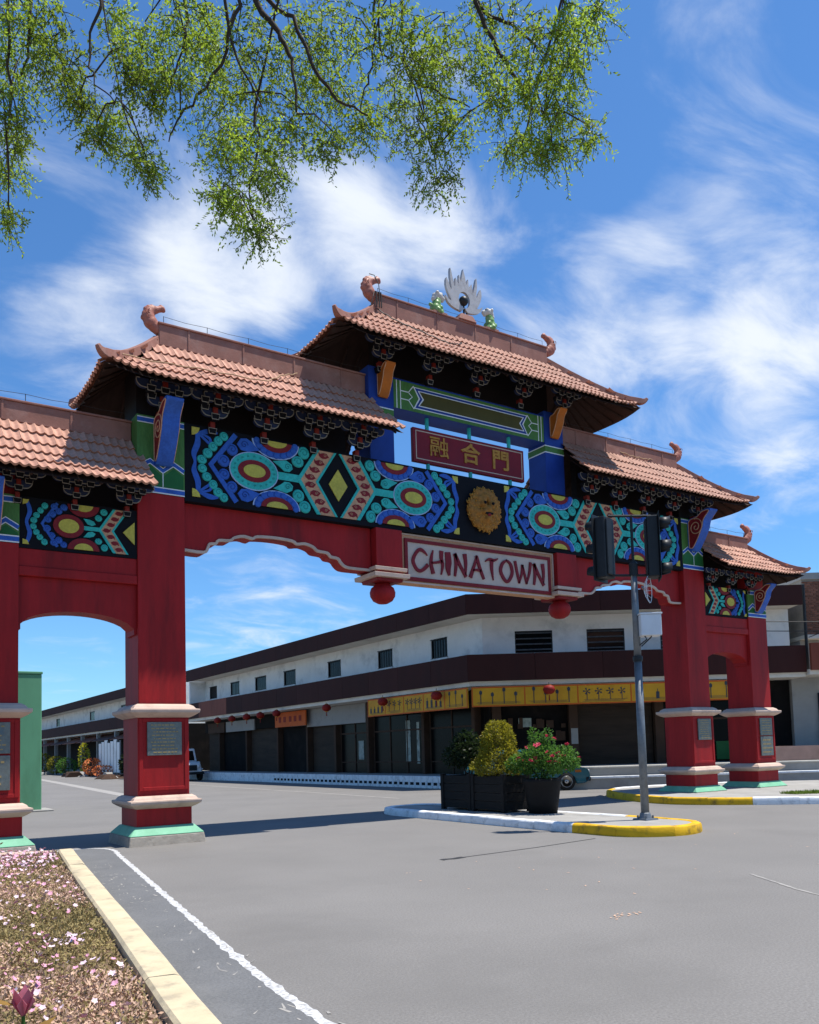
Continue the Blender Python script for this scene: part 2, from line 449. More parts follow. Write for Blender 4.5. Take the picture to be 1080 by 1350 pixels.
def ribbon(pts):                            # [(x, z, width)] -> outline
    L = []; Rr = []
    for i, (x, z, w) in enumerate(pts):
        a = pts[max(i-1, 0)]; b = pts[min(i+1, len(pts)-1)]
        dx, dz = b[0]-a[0], b[1]-a[1]
        l = math.hypot(dx, dz) or 1
        nx, nz_ = -dz/l, dx/l
        L.append((x+nx*w/2, z+nz_*w/2)); Rr.append((x-nx*w/2, z-nz_*w/2))
    return L+Rr[::-1]
def smooth_path(pts, k=4):                  # Catmull-Rom on tuples
    out = []
    for i in range(len(pts)-1):
        p0 = pts[max(i-1, 0)]; p1 = pts[i]; p2 = pts[i+1]; p3 = pts[min(i+2, len(pts)-1)]
        for j in range(k):
            t = j/k
            out.append(tuple(0.5*(2*b+(c-a)*t+(2*a-5*b+4*c-d)*t*t+(3*b-a-3*c+d)*t**3) for a, b, c, d in zip(p0, p1, p2, p3)))
    out.append(tuple(pts[-1]))
    return out
def ribbon_mb(pts, y0, y1, k=5, mb=None):
    mb = mb or MB()
    o = ribbon(smooth_path(pts, k))
    n = len(o)//2
    A, B = o[:n], o[n:][::-1]
    vs = [(x, y0, z) for x, z in A]+[(x, y0, z) for x, z in B]+[(x, y1, z) for x, z in A]+[(x, y1, z) for x, z in B]
    fs = []
    for i in range(n-1):
        fs += [(i, n+i, n+i+1, i+1), (2*n+i, 2*n+i+1, 3*n+i+1, 3*n+i), (i, i+1, 2*n+i+1, 2*n+i), (n+i, 3*n+i, 3*n+i+1, n+i+1)]
    fs += [(0, 2*n, 3*n, n), (n-1, 2*n-1, 4*n-1, 3*n-1)]
    return mb.add(vs, fs)
def blob(name, balls, material, voxel, parent=None, smooth=True, extra=None):   # one continuous skin over many balls
    mb = MB()
    for b in balls:
        c, r = b[0], b[1]
        mb.ball(c, r, 12, 8, b[2] if len(b) > 2 else (1, 1, 1))
    if extra: extra(mb)
    me = mb.mesh(name, material)
    o = bpy.data.objects.new(name, me)
    COL.objects.link(o)
    md = o.modifiers.new('skin', 'REMESH')
    md.mode = 'VOXEL'; md.voxel_size = voxel
    sm = o.modifiers.new('soft', 'SMOOTH'); sm.iterations = 3; sm.factor = 0.5
    dg = bpy.context.evaluated_depsgraph_get()
    m2 = bpy.data.meshes.new_from_object(o.evaluated_get(dg))
    bpy.data.objects.remove(o)
    bpy.data.meshes.remove(me)
    m2.name = name
    m2.materials.clear(); m2.materials.append(material)
    m2.polygons.foreach_set('use_smooth', [smooth]*len(m2.polygons))
    return ob(name, m2, parent)
# ================================================================== THE GATE
A_, B_, W_, DEP = 7.364, 10.142, 0.426, 0.832
YC = DEP/2
Z_CAP, Z_DT, Z_DB, Z_LB = 2.437, 2.197, 0.839, 0.318
gate = thing('ceremonial_gate', 'red and blue tiered roof gate with tiled roofs spanning the street', 'gate', (0, 0, 0))

# ---- text helpers for plaques
def text_mesh(body, size, extrude, offset=0.0):
    c = bpy.data.curves.new('t', 'FONT')
    c.body = body; c.size = size; c.extrude = extrude; c.offset = offset
    c.align_x = 'CENTER'; c.align_y = 'CENTER'; c.resolution_u = 4
    o = bpy.data.objects.new('t', c)
    COL.objects.link(o)
    dg = bpy.context.evaluated_depsgraph_get()
    me = bpy.data.meshes.new_from_object(o.evaluated_get(dg))
    bpy.data.objects.remove(o); bpy.data.curves.remove(c)
    return me
UPRIGHT = Matrix.Rotation(R(90), 4, 'X')

def moulding(cx, z0, z1, h0, flare, parent):
    """flared cornice: rows of (half extra, z)"""
    mb = MB()
    H = z1-z0
    prof = [(h0+0.02, z0), (h0+flare*0.55, z0+H*0.16), (h0+flare*0.95, z0+H*0.36), (h0+flare, z0+H*0.52), (h0+flare*0.97, z0+H*0.62),
            (h0+flare*0.62, z0+H*0.66), (h0+flare*0.45, z0+H*0.84), (h0+0.01, z0+H)]
    for i in range(len(prof)-1):
        (a, za), (b, zb) = prof[i], prof[i+1]
        o = len(mb.v)
        for h, z in ((a, za), (b, zb)):
            mb.v += [(cx-h, YC-h, z), (cx+h, YC-h, z), (cx+h, YC+h, z), (cx-h, YC+h, z)]
        for k in range(4):
            mb.f.append((o+k, o+(k+1) % 4, o+4+(k+1) % 4, o+4+k))
    return mb.build('moulding', CREAM, parent)

def plaque(x0, x1, z0, z1, yf, parent, rows):
    p = MB().box(x0, x1, yf-0.035, yf-0.001, z0, z1).build('plaque', PLAQUE, parent, bevel=0.006)
    mb = MB()
    rr = random.Random(int(x0*100))
    for i in range(rows):
        z = z1-(i+0.9)*(z1-z0)/(rows+0.8)
        x = x0+0.05+rr.random()*0.06
        xe = x1-0.05-rr.random()*0.08
        h = (z1-z0)/(rows+0.8)*0.3
        while x < xe-0.03:
            w = 0.02+rr.random()*0.06
            mb.box(x, min(x+w, xe), yf-0.0385, yf-0.034, z-h/2, z+h/2)
            x += w+0.016
    mb.build('lettering', PLTXT, parent, kind='stuff')
    return p

def pillar(cx, zb, plq):
    mb = MB().box(cx-W_, cx+W_, 0, DEP, Z_CAP-0.02, zb+0.02)
    p = mb.build('pillar', RED, gate, bevel=0.012)
    hd, hl = 0.454, 0.4836
    MB().box(cx-hd, cx+hd, YC-hd, YC+hd, Z_DB-0.03, Z_DT+0.03).build('pedestal', RED, p, bevel=0.012)
    # raised border round the pedestal's front field
    yf = YC-hd
    fr = MB()
    for (a, b, c, d) in ((cx-hd+0.02, cx-hd+0.085, Z_DB+0.09, Z_DT-0.02), (cx+hd-0.085, cx+hd-0.02, Z_DB+0.09, Z_DT-0.02),
                         (cx-hd+0.086, cx+hd-0.086, Z_DB+0.09, Z_DB+0.15), (cx-hd+0.086, cx+hd-0.086, Z_DT-0.08, Z_DT-0.02)):
        fr.box(a, b, yf-0.014, yf+0.01, c, d)
    fr.build('panel_border', RED, p, bevel=0.005)
    MB().box(cx-hl, cx+hl, YC-hl, YC+hl, Z_LB-0.03, 0.65).build('plinth', RED, p, bevel=0.012)
    moulding(cx, Z_DT, Z_CAP, hd-0.01, 0.17, p)
    moulding(cx, 0.62, Z_DB, hd+0.02, 0.15, p)
    MB().frustum(cx, YC, 0.17, Z_LB, hl+0.17, hl+0.17, hl+0.03, hl+0.03).build('sloped_base', MINT, p, bevel=0.015)
    MB().frustum(cx, YC, -0.05, 0.17, hl+0.20, hl+0.20, hl+0.165, hl+0.165).build('footing', FOOT, p, bevel=0.02)
    for (x0, x1, z0, z1, rows) in plq:
        plaque(cx+x0, cx+x1, z0, z1, yf-0.004, p, rows)
    return p
def pblock(cx, z0, z1, p):
    """painted block on top of a pillar"""
    H = z1-z0
    MB().box(cx-W_-0.004, cx+W_+0.004, -0.006, DEP, z0+0.021, z1).build('painted_block', GREEN, p)
    y = -0.007
    def strip(a, b, mt, x0=-W_, x1=W_):
        MB().box(cx+x0, cx+x1, y-0.006, y, z0+a*H, z0+b*H).build('painted_band', mt, p)
    k = 1.4/H
    strip(0.015*k, 0.030*k, WHITEP); strip(0.031*k, 0.085*k, BLUE); strip(0.086*k, 0.10*k, WHITEP)
    strip(1-0.10*k, 1-0.088*k, WHITEP); strip(1-0.087*k, 1-0.035*k, BLUE); strip(1-0.034*k, 1-0.022*k, WHITEP)
    # zigzag ribbon with white edges and dark green cells below
    zc = z0+0.36*min(H, 1.4)
    zz = [(-W_+0.01, -0.05), (-0.20, 0.09), (0.03, -0.06), (0.22, 0.09), (W_-0.01, -0.02)]
    hz = 0.045
    for dz, mt, th, pr in ((0, BLUE, 0.075, 0.008), (hz, WHITEP, 0.016, 0.009), (-hz, WHITEP, 0.016, 0.009)):
        ribbon_mb([(cx+a, zc+b+dz, th) for a, b in zz], y-pr, y, 1).build('zigzag_band', mt, p)
    zt = z0+0.105*1.4
    for a, b, e in ((-W_+0.02, 0.01, (zz[0][1], zz[1][1], zz[2][1])), (0.05, W_-0.02, (zz[2][1], zz[3][1], zz[4][1]))):
        m_ = (a+b)/2
        MB().prism([(cx+a, zt), (cx+b, zt), (cx+b, zc+e[2]-0.09), (cx+m_, zc+e[1]-0.085), (cx+a, zc+e[0]-0.09)], y-0.005, y).build('painted_cell', DGREEN, p)
    MB().box(cx+0.023, cx+0.037, y-0.007, y, zt, zc-0.11).build('painted_line', WHITEP, p)

def scroll_bracket(cx, zt, zb, reach, hw, p, face=BLUE, side=MAROON, spiral=True):
    """curled corbel that leans out of the pillar front; profile in Y,Z"""
    H = zt-zb
    prof = smooth_path([(0.0, zb), (-0.16*reach, zb-0.02), (-0.40*reach, zb+0.22*H), (-0.62*reach, zb+0.52*H), (-0.74*reach, zb+0.78*H), (-1.0*reach, zt), (-0.70*reach, zt+0.02), (-0.42*reach, zt-0.10*H), (-0.1*reach, zt-0.14*H), (0.0, zt-0.22*H)], 4)
    n = len(prof)
    vs = [(cx-hw, y, z) for y, z in prof]+[(cx+hw, y, z) for y, z in prof]
    fs = [tuple(range(n)), tuple(range(2*n-1, n-1, -1))]+[(i, (i+1) % n, (i+1) % n+n, i+n) for i in range(n)]
    b = MB().add(vs, fs).build('scroll_bracket', face, p)
    cy = sum(q[0] for q in prof)/n; cz = sum(q[1] for q in prof)/n
    ins = [(cy+(y-cy)*0.86, cz+(z-cz)*0.9) for y, z in prof]
    for s in (-1, 1):
        x = cx+s*hw
        e = MB()
        e.add([(x+s*0.004, y, z) for y, z in ins], [tuple(range(n)) if s < 0 else tuple(range(n-1, -1, -1))])
        e.add([(x+s*0.0005, y, z) for y, z in ins]+[(x+s*0.004, y, z) for y, z in ins], [(i, (i+1) % n, (i+1) % n+n, i+n) for i in range(n)])
        e.build('bracket_cheek', side, p)
        ed = [(x+s*0.004, y, z) for y, z in ins]
        MB().tube(ed+[ed[0]], 0.012, 5).build('cheek_edge', PEACH, p)
        if spiral:
            sp = []
            for i in range(36):
                t = i/35
                a = R(80+t*760)
                r = 0.25*H*(1-t)*0.9+0.015
                sp.append((x+s*0.006, -0.36*reach+r*math.cos(a), zb+0.60*H+r*math.sin(a)))
            MB().tube(sp, 0.013, 5).build('spiral', PEACH, p)
    return b

def plq1(c): return [(-0.30, 0.31, 1.535, 2.118, 9)]
P2 = pillar(-A_, 6.20, plq1(0)); P3 = pillar(A_, 6.20, [(-0.24, 0.30, 1.55, 2.12, 9)])
two = [(-0.27, 0.30, 1.63, 2.13, 6), (-0.27, 0.30, 1.05, 1.60, 4)]
P1 = pillar(-B_, 5.04, two); P4 = pillar(B_, 5.04, two)
for p, cx, z0, z1 in ((P2, -A_, 6.20, 7.62), (P3, A_, 6.20, 7.62), (P1, -B_, 5.04, 5.86), (P4, B_, 5.04, 5.86)):
    pblock(cx, z0, z1, p)
scroll_bracket(-A_+0.02, 7.72, 6.74, 0.78, 0.15, P2); scroll_bracket(A_-0.02, 7.72, 6.74, 0.78, 0.15, P3)
scroll_bracket(-B_, 5.95, 5.20, 0.6, 0.12, P1); scroll_bracket(B_, 5.95, 5.20, 0.6, 0.12, P4)

# ---- beams and dark boards behind the brackets
fz0, fz1 = 6.16, 7.62
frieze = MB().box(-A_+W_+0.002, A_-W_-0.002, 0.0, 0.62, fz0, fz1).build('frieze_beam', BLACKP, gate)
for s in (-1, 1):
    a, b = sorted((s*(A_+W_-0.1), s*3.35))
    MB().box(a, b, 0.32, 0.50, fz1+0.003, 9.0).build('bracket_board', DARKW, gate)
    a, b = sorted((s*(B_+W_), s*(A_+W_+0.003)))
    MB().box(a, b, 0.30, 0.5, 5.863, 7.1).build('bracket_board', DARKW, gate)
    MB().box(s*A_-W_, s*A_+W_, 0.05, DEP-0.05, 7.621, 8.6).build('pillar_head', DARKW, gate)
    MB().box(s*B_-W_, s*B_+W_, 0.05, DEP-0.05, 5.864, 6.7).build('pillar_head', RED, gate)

# ---- painted relief of the main frieze
FY = 0.0
MESHC = {}
def disc_mesh(key, r, mt, th):
    k = (key, mt.name)
    if k not in MESHC:
        mb = MB()
        n = 16
        vs = [(r*math.cos(2*math.pi*i/n), 0, r*math.sin(2*math.pi*i/n)) for i in range(n)]
        vs += [(r*0.86*math.cos(2*math.pi*i/n), -th, r*0.86*math.sin(2*math.pi*i/n)) for i in range(n)]
        vs += [(0, -th*1.25, 0)]
        fs = [(i, (i+1) % n, n+(i+1) % n, n+i) for i in range(n)]+[(n+i, n+(i+1) % n, 2*n) for i in range(n)]
        MESHC[k] = mb.add(vs, fs).mesh('disc', mt, False)
    return MESHC[k]
def disc(x, z, r, mt, par, th=0.022, spir=True):
    j = random.uniform
    o = ob('disc', disc_mesh(round(r, 3), r, mt, th), par, Matrix.Translation((x+j(-.006, .006), FY-0.001, z+j(-.006, .006))) @ Matrix.Rotation(j(0, .4), 4, 'Y') @ Matrix.Diagonal((j(.93, 1.06), 1, j(.92, 1.06), 1)))
    return o
SPIRALS = {}
def curls(items, par, name='spiral_line', mt=None):      # dark carved spirals drawn on the discs
    mb = MB()
    for x, z, r, d, y in items:
        q = [(x+d*r*(1-i/13)*0.72*math.cos(R(i*42)), z+r*(1-i/13)*0.72*math.sin(R(i*42)), r*0.13) for i in range(13)]
        ribbon_mb(q, y-0.0035, y, 1, mb)
    mb.build(name, mt, par, kind='stuff')
def plate(poly, th, mt, par, name, y=None):
    y = FY if y is None else y
    return MB().prism(poly, y-th, y-0.0005).build(name, mt, par)
TEALD = mat('teal_groove', (0.012, 0.20, 0.18), 0.6, 0.1, 5)
BLUED = mat('blue_groove', (0.012, 0.04, 0.19), 0.6, 0.1, 5)

def unit(cx, cz, par):
    tc_, bc_ = [], []
    for s in (-1, 1):
        for u, v in ((2.43, .585), (2.54, .48), (2.65, .35), (2.76, .21), (2.865, .07), (2.865, -.105), (2.77, -.25), (2.66, -.38), (2.555, -.51), (2.445, -.60)):
            disc(cx-s*u, cz+v, 0.092, TEAL, par); tc_.append((cx-s*u, cz+v, 0.092, s, FY-0.024))
        ribbon_mb([(cx-s*2.20, cz+.65, .10), (cx-s*2.70, cz+0.0, .10), (cx-s*2.20, cz-.65, .10)], FY-0.016, FY, 1).build('chevron_band', BLUE, par)
        for u, v in ((2.27, .36), (2.44, .115), (2.44, -.145), (2.29, -.37)):
            disc(cx-s*u, cz+v, 0.118, BLUE, par); bc_.append((cx-s*u, cz+v, 0.118, -s, FY-0.024))
        for sg in (1, -1):
            tear = [(-1.66, .44), (-1.82, .40), (-1.95, .36), (-2.10, .38), (-2.18, .48), (-2.10, .60), (-1.98, .62), (-1.88, .57), (-1.78, .48)]
            plate([(cx+s*u, cz+sg*v) for u, v in tear], .02, BLUE, par, 'teardrop'); bc_.append((cx-s*2.03, cz+sg*.49, .11, s, FY-0.022))
            # half medallions on the border
            e = lambda a, b: [(cx+s*u, cz+sg*v) for u, v in ell(-1.37, 0.655, a, b, 20, 180, 360)]
            plate(e(.50, .345), .014, PALEB, par, 'half_medallion')
            plate(e(.475, .325), .020, BLUE, par, 'half_medallion_ring')
            for k in range(9):
                a = R(186+k*21)
                ob('bead', disc_mesh('b', 0.066, BLUE, .018), par, Matrix.Translation((cx+s*(-1.37+.405*math.cos(a)), FY-.018, cz+sg*(.655+.27*math.sin(a)))))
            plate(e(.335, .21), .030, MAROON, par, 'half_medallion_core')
            plate(e(.225, .12), .040, YEL, par, 'half_medallion_eye')
            # teal teardrop and discs towards the diamond
            td = [(-1.44, sg*.27), (-1.30, sg*.30), (-1.16, sg*.325), (-1.04, sg*.26), (-1.02, sg*.17), (-1.09, sg*.105), (-1.20, sg*.105), (-1.28, sg*.17)]
            plate([(cx+s*u, cz+v) for u, v in td], .022, TEAL, par, 'teardrop'); tc_.append((cx-s*1.13, cz+sg*.20, .10, s, FY-0.024))
            for u, v in ((.90, .345), (.765, .545)):
                disc(cx-s*u, cz+sg*v, .125, TEAL, par); tc_.append((cx-s*u, cz+sg*v, .125, -s, FY-0.024))
            # corner quarter disc and looped blue knot
            plate([(cx-s*3.06, cz+sg*.655)]+[(cx-s*(3.06-.15*math.cos(R(a))), cz+sg*(.655-.15*math.sin(R(a)))) for a in range(0, 91, 15)], .018, YEL, par, 'corner_quarter')
            ribbon_mb([(cx-s*2.92, cz+sg*.56, .05), (cx-s*2.72, cz+sg*.62, .10), (cx-s*2.56, cz+sg*.615, .03)], FY-.014, FY, 4).build('ribbon_leaf', BLUE, par)
            ribbon_mb([(cx-s*2.92, cz+sg*.54, .04), (cx-s*2.80, cz+sg*.45, .05), (cx-s*2.70, cz+sg*.38, .05), (cx-s*2.72, cz+sg*.49, .05), (cx-s*2.88, cz+sg*.55, .03)], FY-.016, FY, 4).build('ribbon_loop', BLUE, par)
        ribbon_mb([(cx-s*2.95, cz+.56, .07), (cx-s*2.95, cz+.36, .11), (cx-s*3.02, cz+.16, .10), (cx-s*3.0, cz, .05), (cx-s*3.02, cz-.16, .10), (cx-s*2.95, cz-.36, .11), (cx-s*2.95, cz-.56, .07)], FY-.015, FY, 4).build('wavy_band', BLUE, par)
        # oval medallion
        oc = cx-s*1.835
        plate(ell(oc, cz, .505, .375), .020, PALEB, par, 'medallion_edge')
        plate(ell(oc, cz, .485, .355), .026, TEAL, par, 'medallion')
        plate(ell(oc, cz, .335, .215), .036, MAROON, par, 'medallion_core')
        plate(ell(oc, cz, .225, .125), .046, YEL, par, 'medallion_eye')
        rr_ = []
        for k in range(20):
            a = R(k*18)
            rr_.append((oc+.41*math.cos(a), cz+.285*math.sin(a), .035, s, FY-0.027))
        tc_ += rr_
        plate([(cx-s*1.36, cz+.075), (cx-s*.86, cz+.075), (cx-s*.86, cz-.075), (cx-s*1.36, cz-.075)], .016, TEAL, par, 'cross_bar')
        # chevrons round the diamond
        c3 = lambda a, b, t: [(cx-s*a[0], cz+.66), (cx-s*a[1], cz), (cx-s*a[0], cz-.66), (cx-s*b[0], cz-.66), (cx-s*b[1], cz), (cx-s*b[0], cz+.66)]
        plate(c3((.50, .93), (.415, .845), 0), .022, TEAL, par, 'chevron_edge')
        plate(c3((.414, .844), (.085, .515), 0), .015, PEACH, par, 'chevron_field')
        plate(c3((.084, .514), (.030, .455), 0), .022, TEAL, par, 'chevron_edge')
        for k in range(8):
            t = -0.56+k*0.16
            u = .25+(1-abs(t)/.66)*.43
            lf = [(-.12, -.02), (-.06, .055), (.02, .06), (.09, .03), (.13, .07), (.12, -.02), (.05, -.065), (-.04, -.06)]
            sg = 1 if t > 0 else -1
            plate([(cx-s*(u+q[0]*.95), cz+t+sg*q[1]*.95) for q in lf], .021, MAROON, par, 'leaf_motif')
            curls([(cx-s*(u-.02), cz+t, .05, s, FY-.022)], par, 'leaf_vein', PEACH)
    plate([(cx, cz+.33), (cx-.215, cz), (cx, cz-.33), (cx+.215, cz)], .02, YEL, par, 'diamond')
    curls(tc_, par, 'spiral_line', TEALD)
    curls(bc_, par, 'spiral_line', BLUED)
unit(-3.735, 6.915, frieze); unit(3.735, 6.915, frieze)

# ---- golden lion mask in the middle
lp = random.Random(5)
balls = [((0, -.02, 0), .30, (1, .35, 1.1))]
for k in range(16):
    a = R(k*22.5+6)
    balls.append(((.37*math.cos(a), -.05, .40*math.sin(a)), .095+lp.random()*.03, (1, .8, 1)))
for k in range(11):
    a = R(k*33)
    balls.append(((.25*math.cos(a), -.11, .28*math.sin(a)), .085+lp.random()*.02, (1, .8, 1)))
balls += [((-.12, -.17, .10), .085), ((.12, -.17, .10), .085), ((0, -.20, -.02), .09), ((-.10, -.19, -.08), .075), ((.10, -.19, -.08), .075), ((0, -.17, -.22), .09), ((-.08, -.16, .20), .06), ((.08, -.16, .20), .06), ((0, -.15, .28), .07)]
lion = blob('lion_mask', [((c[0]+.02, c[1], c[2]+6.9), r_, *q) for c, r_, *q in balls], mat('mask_base', (0.30, 0.125, 0.022), 0.6, 0.4, 12, 0.4, 40), 0.022, frieze)
mk = MB()
for k in range(120):
    a = k*2.39996; rr_ = .10+.385*math.sqrt((k+.5)/120)
    if abs(rr_*math.cos(a)) < .14 and -.16 < rr_*math.sin(a) < .14 and rr_ < .2: continue
    cx_, cz_ = .02+rr_*math.cos(a)*.95, 6.9+rr_*math.sin(a)*1.05
    q_ = .035+lp.random()*.03
    sp = [(cx_+q_*(1-i/12)*math.cos(R(i*48)+a), -.185+max(0, rr_-.1)*.32-.03*i/11, cz_+q_*(1-i/12)*math.sin(R(i*48)+a)) for i in range(12)]
    mk.tube(sp, .014, 5)
mk.build('mane_curl', GOLD, frieze, True, kind='stuff')
for s in (-1, 1):
    MB().ball((.02+s*.115, -.245, 7.01), .036).build('eye', BLACKP, frieze, True)
MB().box(-.09, .13, -.255, -.18, 6.755, 6.80).build('mouth', BLACKP, frieze, bevel=.01)
MB().ball((.02, -.24, 6.745), .05, sc=(1, .5, .8)).build('tongue', MAROON, frieze, True)

# ---- side friezes, arches
def side(s):
    """s=-1: between the two pillars on the -X side"""
    x0, x1 = sorted((s*(B_-W_-.002), s*(A_+W_+.002)))
    b = MB().box(x0, x1, 0.03, 0.62, 5.0, 5.86).build('side_frieze_beam', BLACKP, gate)
    global FY
    FY = .03
    X = lambda x: -s*x                       # coordinates are measured on the -X side
    tcl, bcl = [], []
    for x, z in ((-9.32, 5.75), (-9.39, 5.66), (-9.45, 5.565), (-9.49, 5.475), (-9.49, 5.38), (-9.45, 5.29), (-9.39, 5.21), (-9.32, 5.13)):
        disc(X(x), z, .055, TEAL, b, .016); tcl.append((X(x), z, .055, 1, FY-.018))
    ribbon_mb([(X(-9.6), 5.80, .05), (X(-9.55), 5.62, .07), (X(-9.6), 5.44, .05), (X(-9.55), 5.26, .07), (X(-9.6), 5.08, .05)], FY-.014, FY, 4).build('wavy_band', BLUE, b)
    ribbon_mb([(X(-9.12), 5.81, .05), (X(-9.36), 5.44, .05), (X(-9.12), 5.07, .05)], FY-.012, FY, 1).build('chevron_band', BLUE, b)
    for x, z in ((-9.20, 5.62), (-9.27, 5.52), (-9.28, 5.36), (-9.20, 5.26), (-9.10, 5.68), (-9.10, 5.19), (-9.02, 5.76), (-9.02, 5.12), (-9.17, 5.75), (-9.17, 5.13)):
        disc(X(x), z, .060, BLUE, b, .016); bcl.append((X(x), z, .06, 1, FY-.018))
    plate(ell(X(-8.94), 5.44, .25, .20), .022, MAROON, b, 'medallion')
    plate(ell(X(-8.94), 5.44, .165, .12), .032, YEL, b, 'medallion_eye')
    for sg in (1, -1):
        for rx, rz, th, mt, nm in ((.26, .20, .022, MAROON, 'half_medallion'), (.155, .11, .032, YEL, 'half_medallion_eye')):
            plate([(X(u), 5.44+sg*v) for u, v in ell(-8.70, .385, rx, rz, 16, 180, 360)], th, mt, b, nm)
        for x, z in ((-8.355, .31), (-8.45, .20)):
            disc(X(x), 5.44+sg*z, .062, TEAL, b, .016); tcl.append((X(x), 5.44+sg*z, .062, 1, FY-.018))
        td = [(-8.70, sg*.16), (-8.60, sg*.155), (-8.53, sg*.13), (-8.50, sg*.08), (-8.56, sg*.05), (-8.63, sg*.07)]
        plate([(X(u), 5.44+v) for u, v in td], .018, TEAL, b, 'teardrop')
    plate([(X(-8.69), 5.475), (X(-8.44), 5.475), (X(-8.44), 5.405), (X(-8.69), 5.405)], .014, TEAL, b, 'cross_bar')
    def c3(a, c): return [(X(a[0]), 5.825), (X(a[1]), 5.44), (X(a[0]), 5.055), (X(c[0]), 5.055), (X(c[1]), 5.44), (X(c[0]), 5.825)]
    plate(c3((-8.21, -8.46), (-8.16, -8.41)), .018, TEAL, b, 'chevron_edge')
    plate(c3((-8.159, -8.409), (-7.985, -8.235)), .012, PEACH, b, 'chevron_field')
    plate(c3((-7.984, -8.234), (-7.945, -8.195)), .018, TEAL, b, 'chevron_edge')
    for k in range(7):
        t = -.32+k*.107
        u = -8.07-(1-abs(t)/.385)*.25
        plate([(X(u+q[0]*.55), 5.44+t+(1 if t > 0 else -1)*q[1]*.6) for q in [(-.12, -.02), (-.06, .055), (.02, .06), (.09, .03), (.13, .07), (.12, -.02), (.05, -.065), (-.04, -.06)]], .017, MAROON, b, 'leaf_motif')
    plate([(X(-7.84), 5.64), (X(-8.04), 5.44), (X(-7.84), 5.24)], .02, YEL, b, 'diamond')
    for sg in (1, -1):
        plate([(X(-9.66), 5.44+sg*.375), (X(-9.56), 5.44+sg*.375), (X(-9.59), 5.44+sg*.31), (X(-9.66), 5.44+sg*.29)], .016, YEL, b, 'corner_quarter')
    curls(tcl, b, 'spiral_line', TEALD); curls(bcl, b, 'spiral_line', BLUED)
    FY = 0.0
    # stepped red beams
    MB().box(x0, x1, .045, .60, 4.70, 4.998).build('arch_beam', RED, gate, bevel=.008)
    MB().box(x0, x1, .015, .62, 4.54, 4.698).build('arch_beam', RED, gate, bevel=.012)
    cx = (x0+x1)/2; hw = (x1-x0)/2
    poly = [(x0, 4.537), (x0, 3.66)]
    for k in range(17):
        t = -1+2*k/16
        poly.append((cx+t*(hw-.04), 3.70+.30*math.sqrt(max(0, 1-t*t*.97))))
    poly += [(x1, 3.66), (x1, 4.537)]
    n = len(poly)
    mb = MB()
    top = 4.537
    for k in range(2, n-3):
        (xa, za), (xb, zb) = poly[k], poly[k+1]
        mb.prism([(xa, za), (xb, zb), (xb, top), (xa, top)], .10, .56)
    for xa, xb in ((x0, x0+.04), (x1-.04, x1)):
        mb.prism([(xa, 3.66), (xb, 3.66), (xb, top), (xa, top)], .10, .56)
    mb.build('arch_spandrel', RED, gate)
for s in (-1, 1): side(s)

# ---- scalloped red valance under the main frieze
SCAL = [(-6.93, 5.26), (-6.54, 5.25), (-6.46, 5.33), (-6.42, 5.42), (-6.30, 5.44), (-6.24, 5.51), (-6.02, 5.53), (-5.92, 5.60), (-5.74, 5.645), (-5.56, 5.62), (-5.46, 5.67), (-5.09, 5.69), (-4.72, 5.67), (-4.62, 5.62), (-4.44, 5.645), (-4.26, 5.60), (-4.16, 5.53), (-3.94, 5.51), (-3.86, 5.44), (-3.70, 5.42), (-3.62, 5.33), (-3.50, 5.26), (-3.24, 5.25), (-2.90, 5.25)]
for s in (-1, 1):
    pts = smooth_path(SCAL, 3)
    mb = MB(); tr = MB()
    for (xa, za), (xb, zb) in zip(pts[:-1], pts[1:]):
        mb.prism([(xa if s < 0 else -xa, za), (xb if s < 0 else -xb, zb), (xb if s < 0 else -xb, 6.158), (xa if s < 0 else -xa, 6.158)], .16, .50)
    v = mb.build('scalloped_valance', RED, gate)
    ribbon_mb([((x if s < 0 else -x), z+.02, .05) for x, z in SCAL], .12, .17, 3, tr)
    tr.build('valance_trim', CREAM, v)

# ---- hanging posts
for s in (-1, 1):
    c = s*2.554
    h = MB().box(c-.325, c+.325, -.04, .60, 5.33, 6.157).build('hanging_post', RED, gate, bevel=.01)
    cy = .28
    for z0, z1, hx, mt in ((5.255, 5.33, .40, CREAM), (5.20, 5.253, .345, MAROON), (5.11, 5.198, .44, CREAM), (5.04, 5.108, .33, MAROON)):
        MB().frustum(c, cy, z0, z1, hx*.98 if mt is CREAM else hx*.93, (hx-.01)*.98, hx, hx-.01).build('post_moulding', mt, h, bevel=.008)
    MB().lathe([(.16, .44), (.17, .40), (.245, .34), (.275, .25), (.265, .16), (.21, .07), (.11, .015), (.02, 0)][::-1], (c, cy, 4.60), 24).build('ball_drop', RED, h, True)

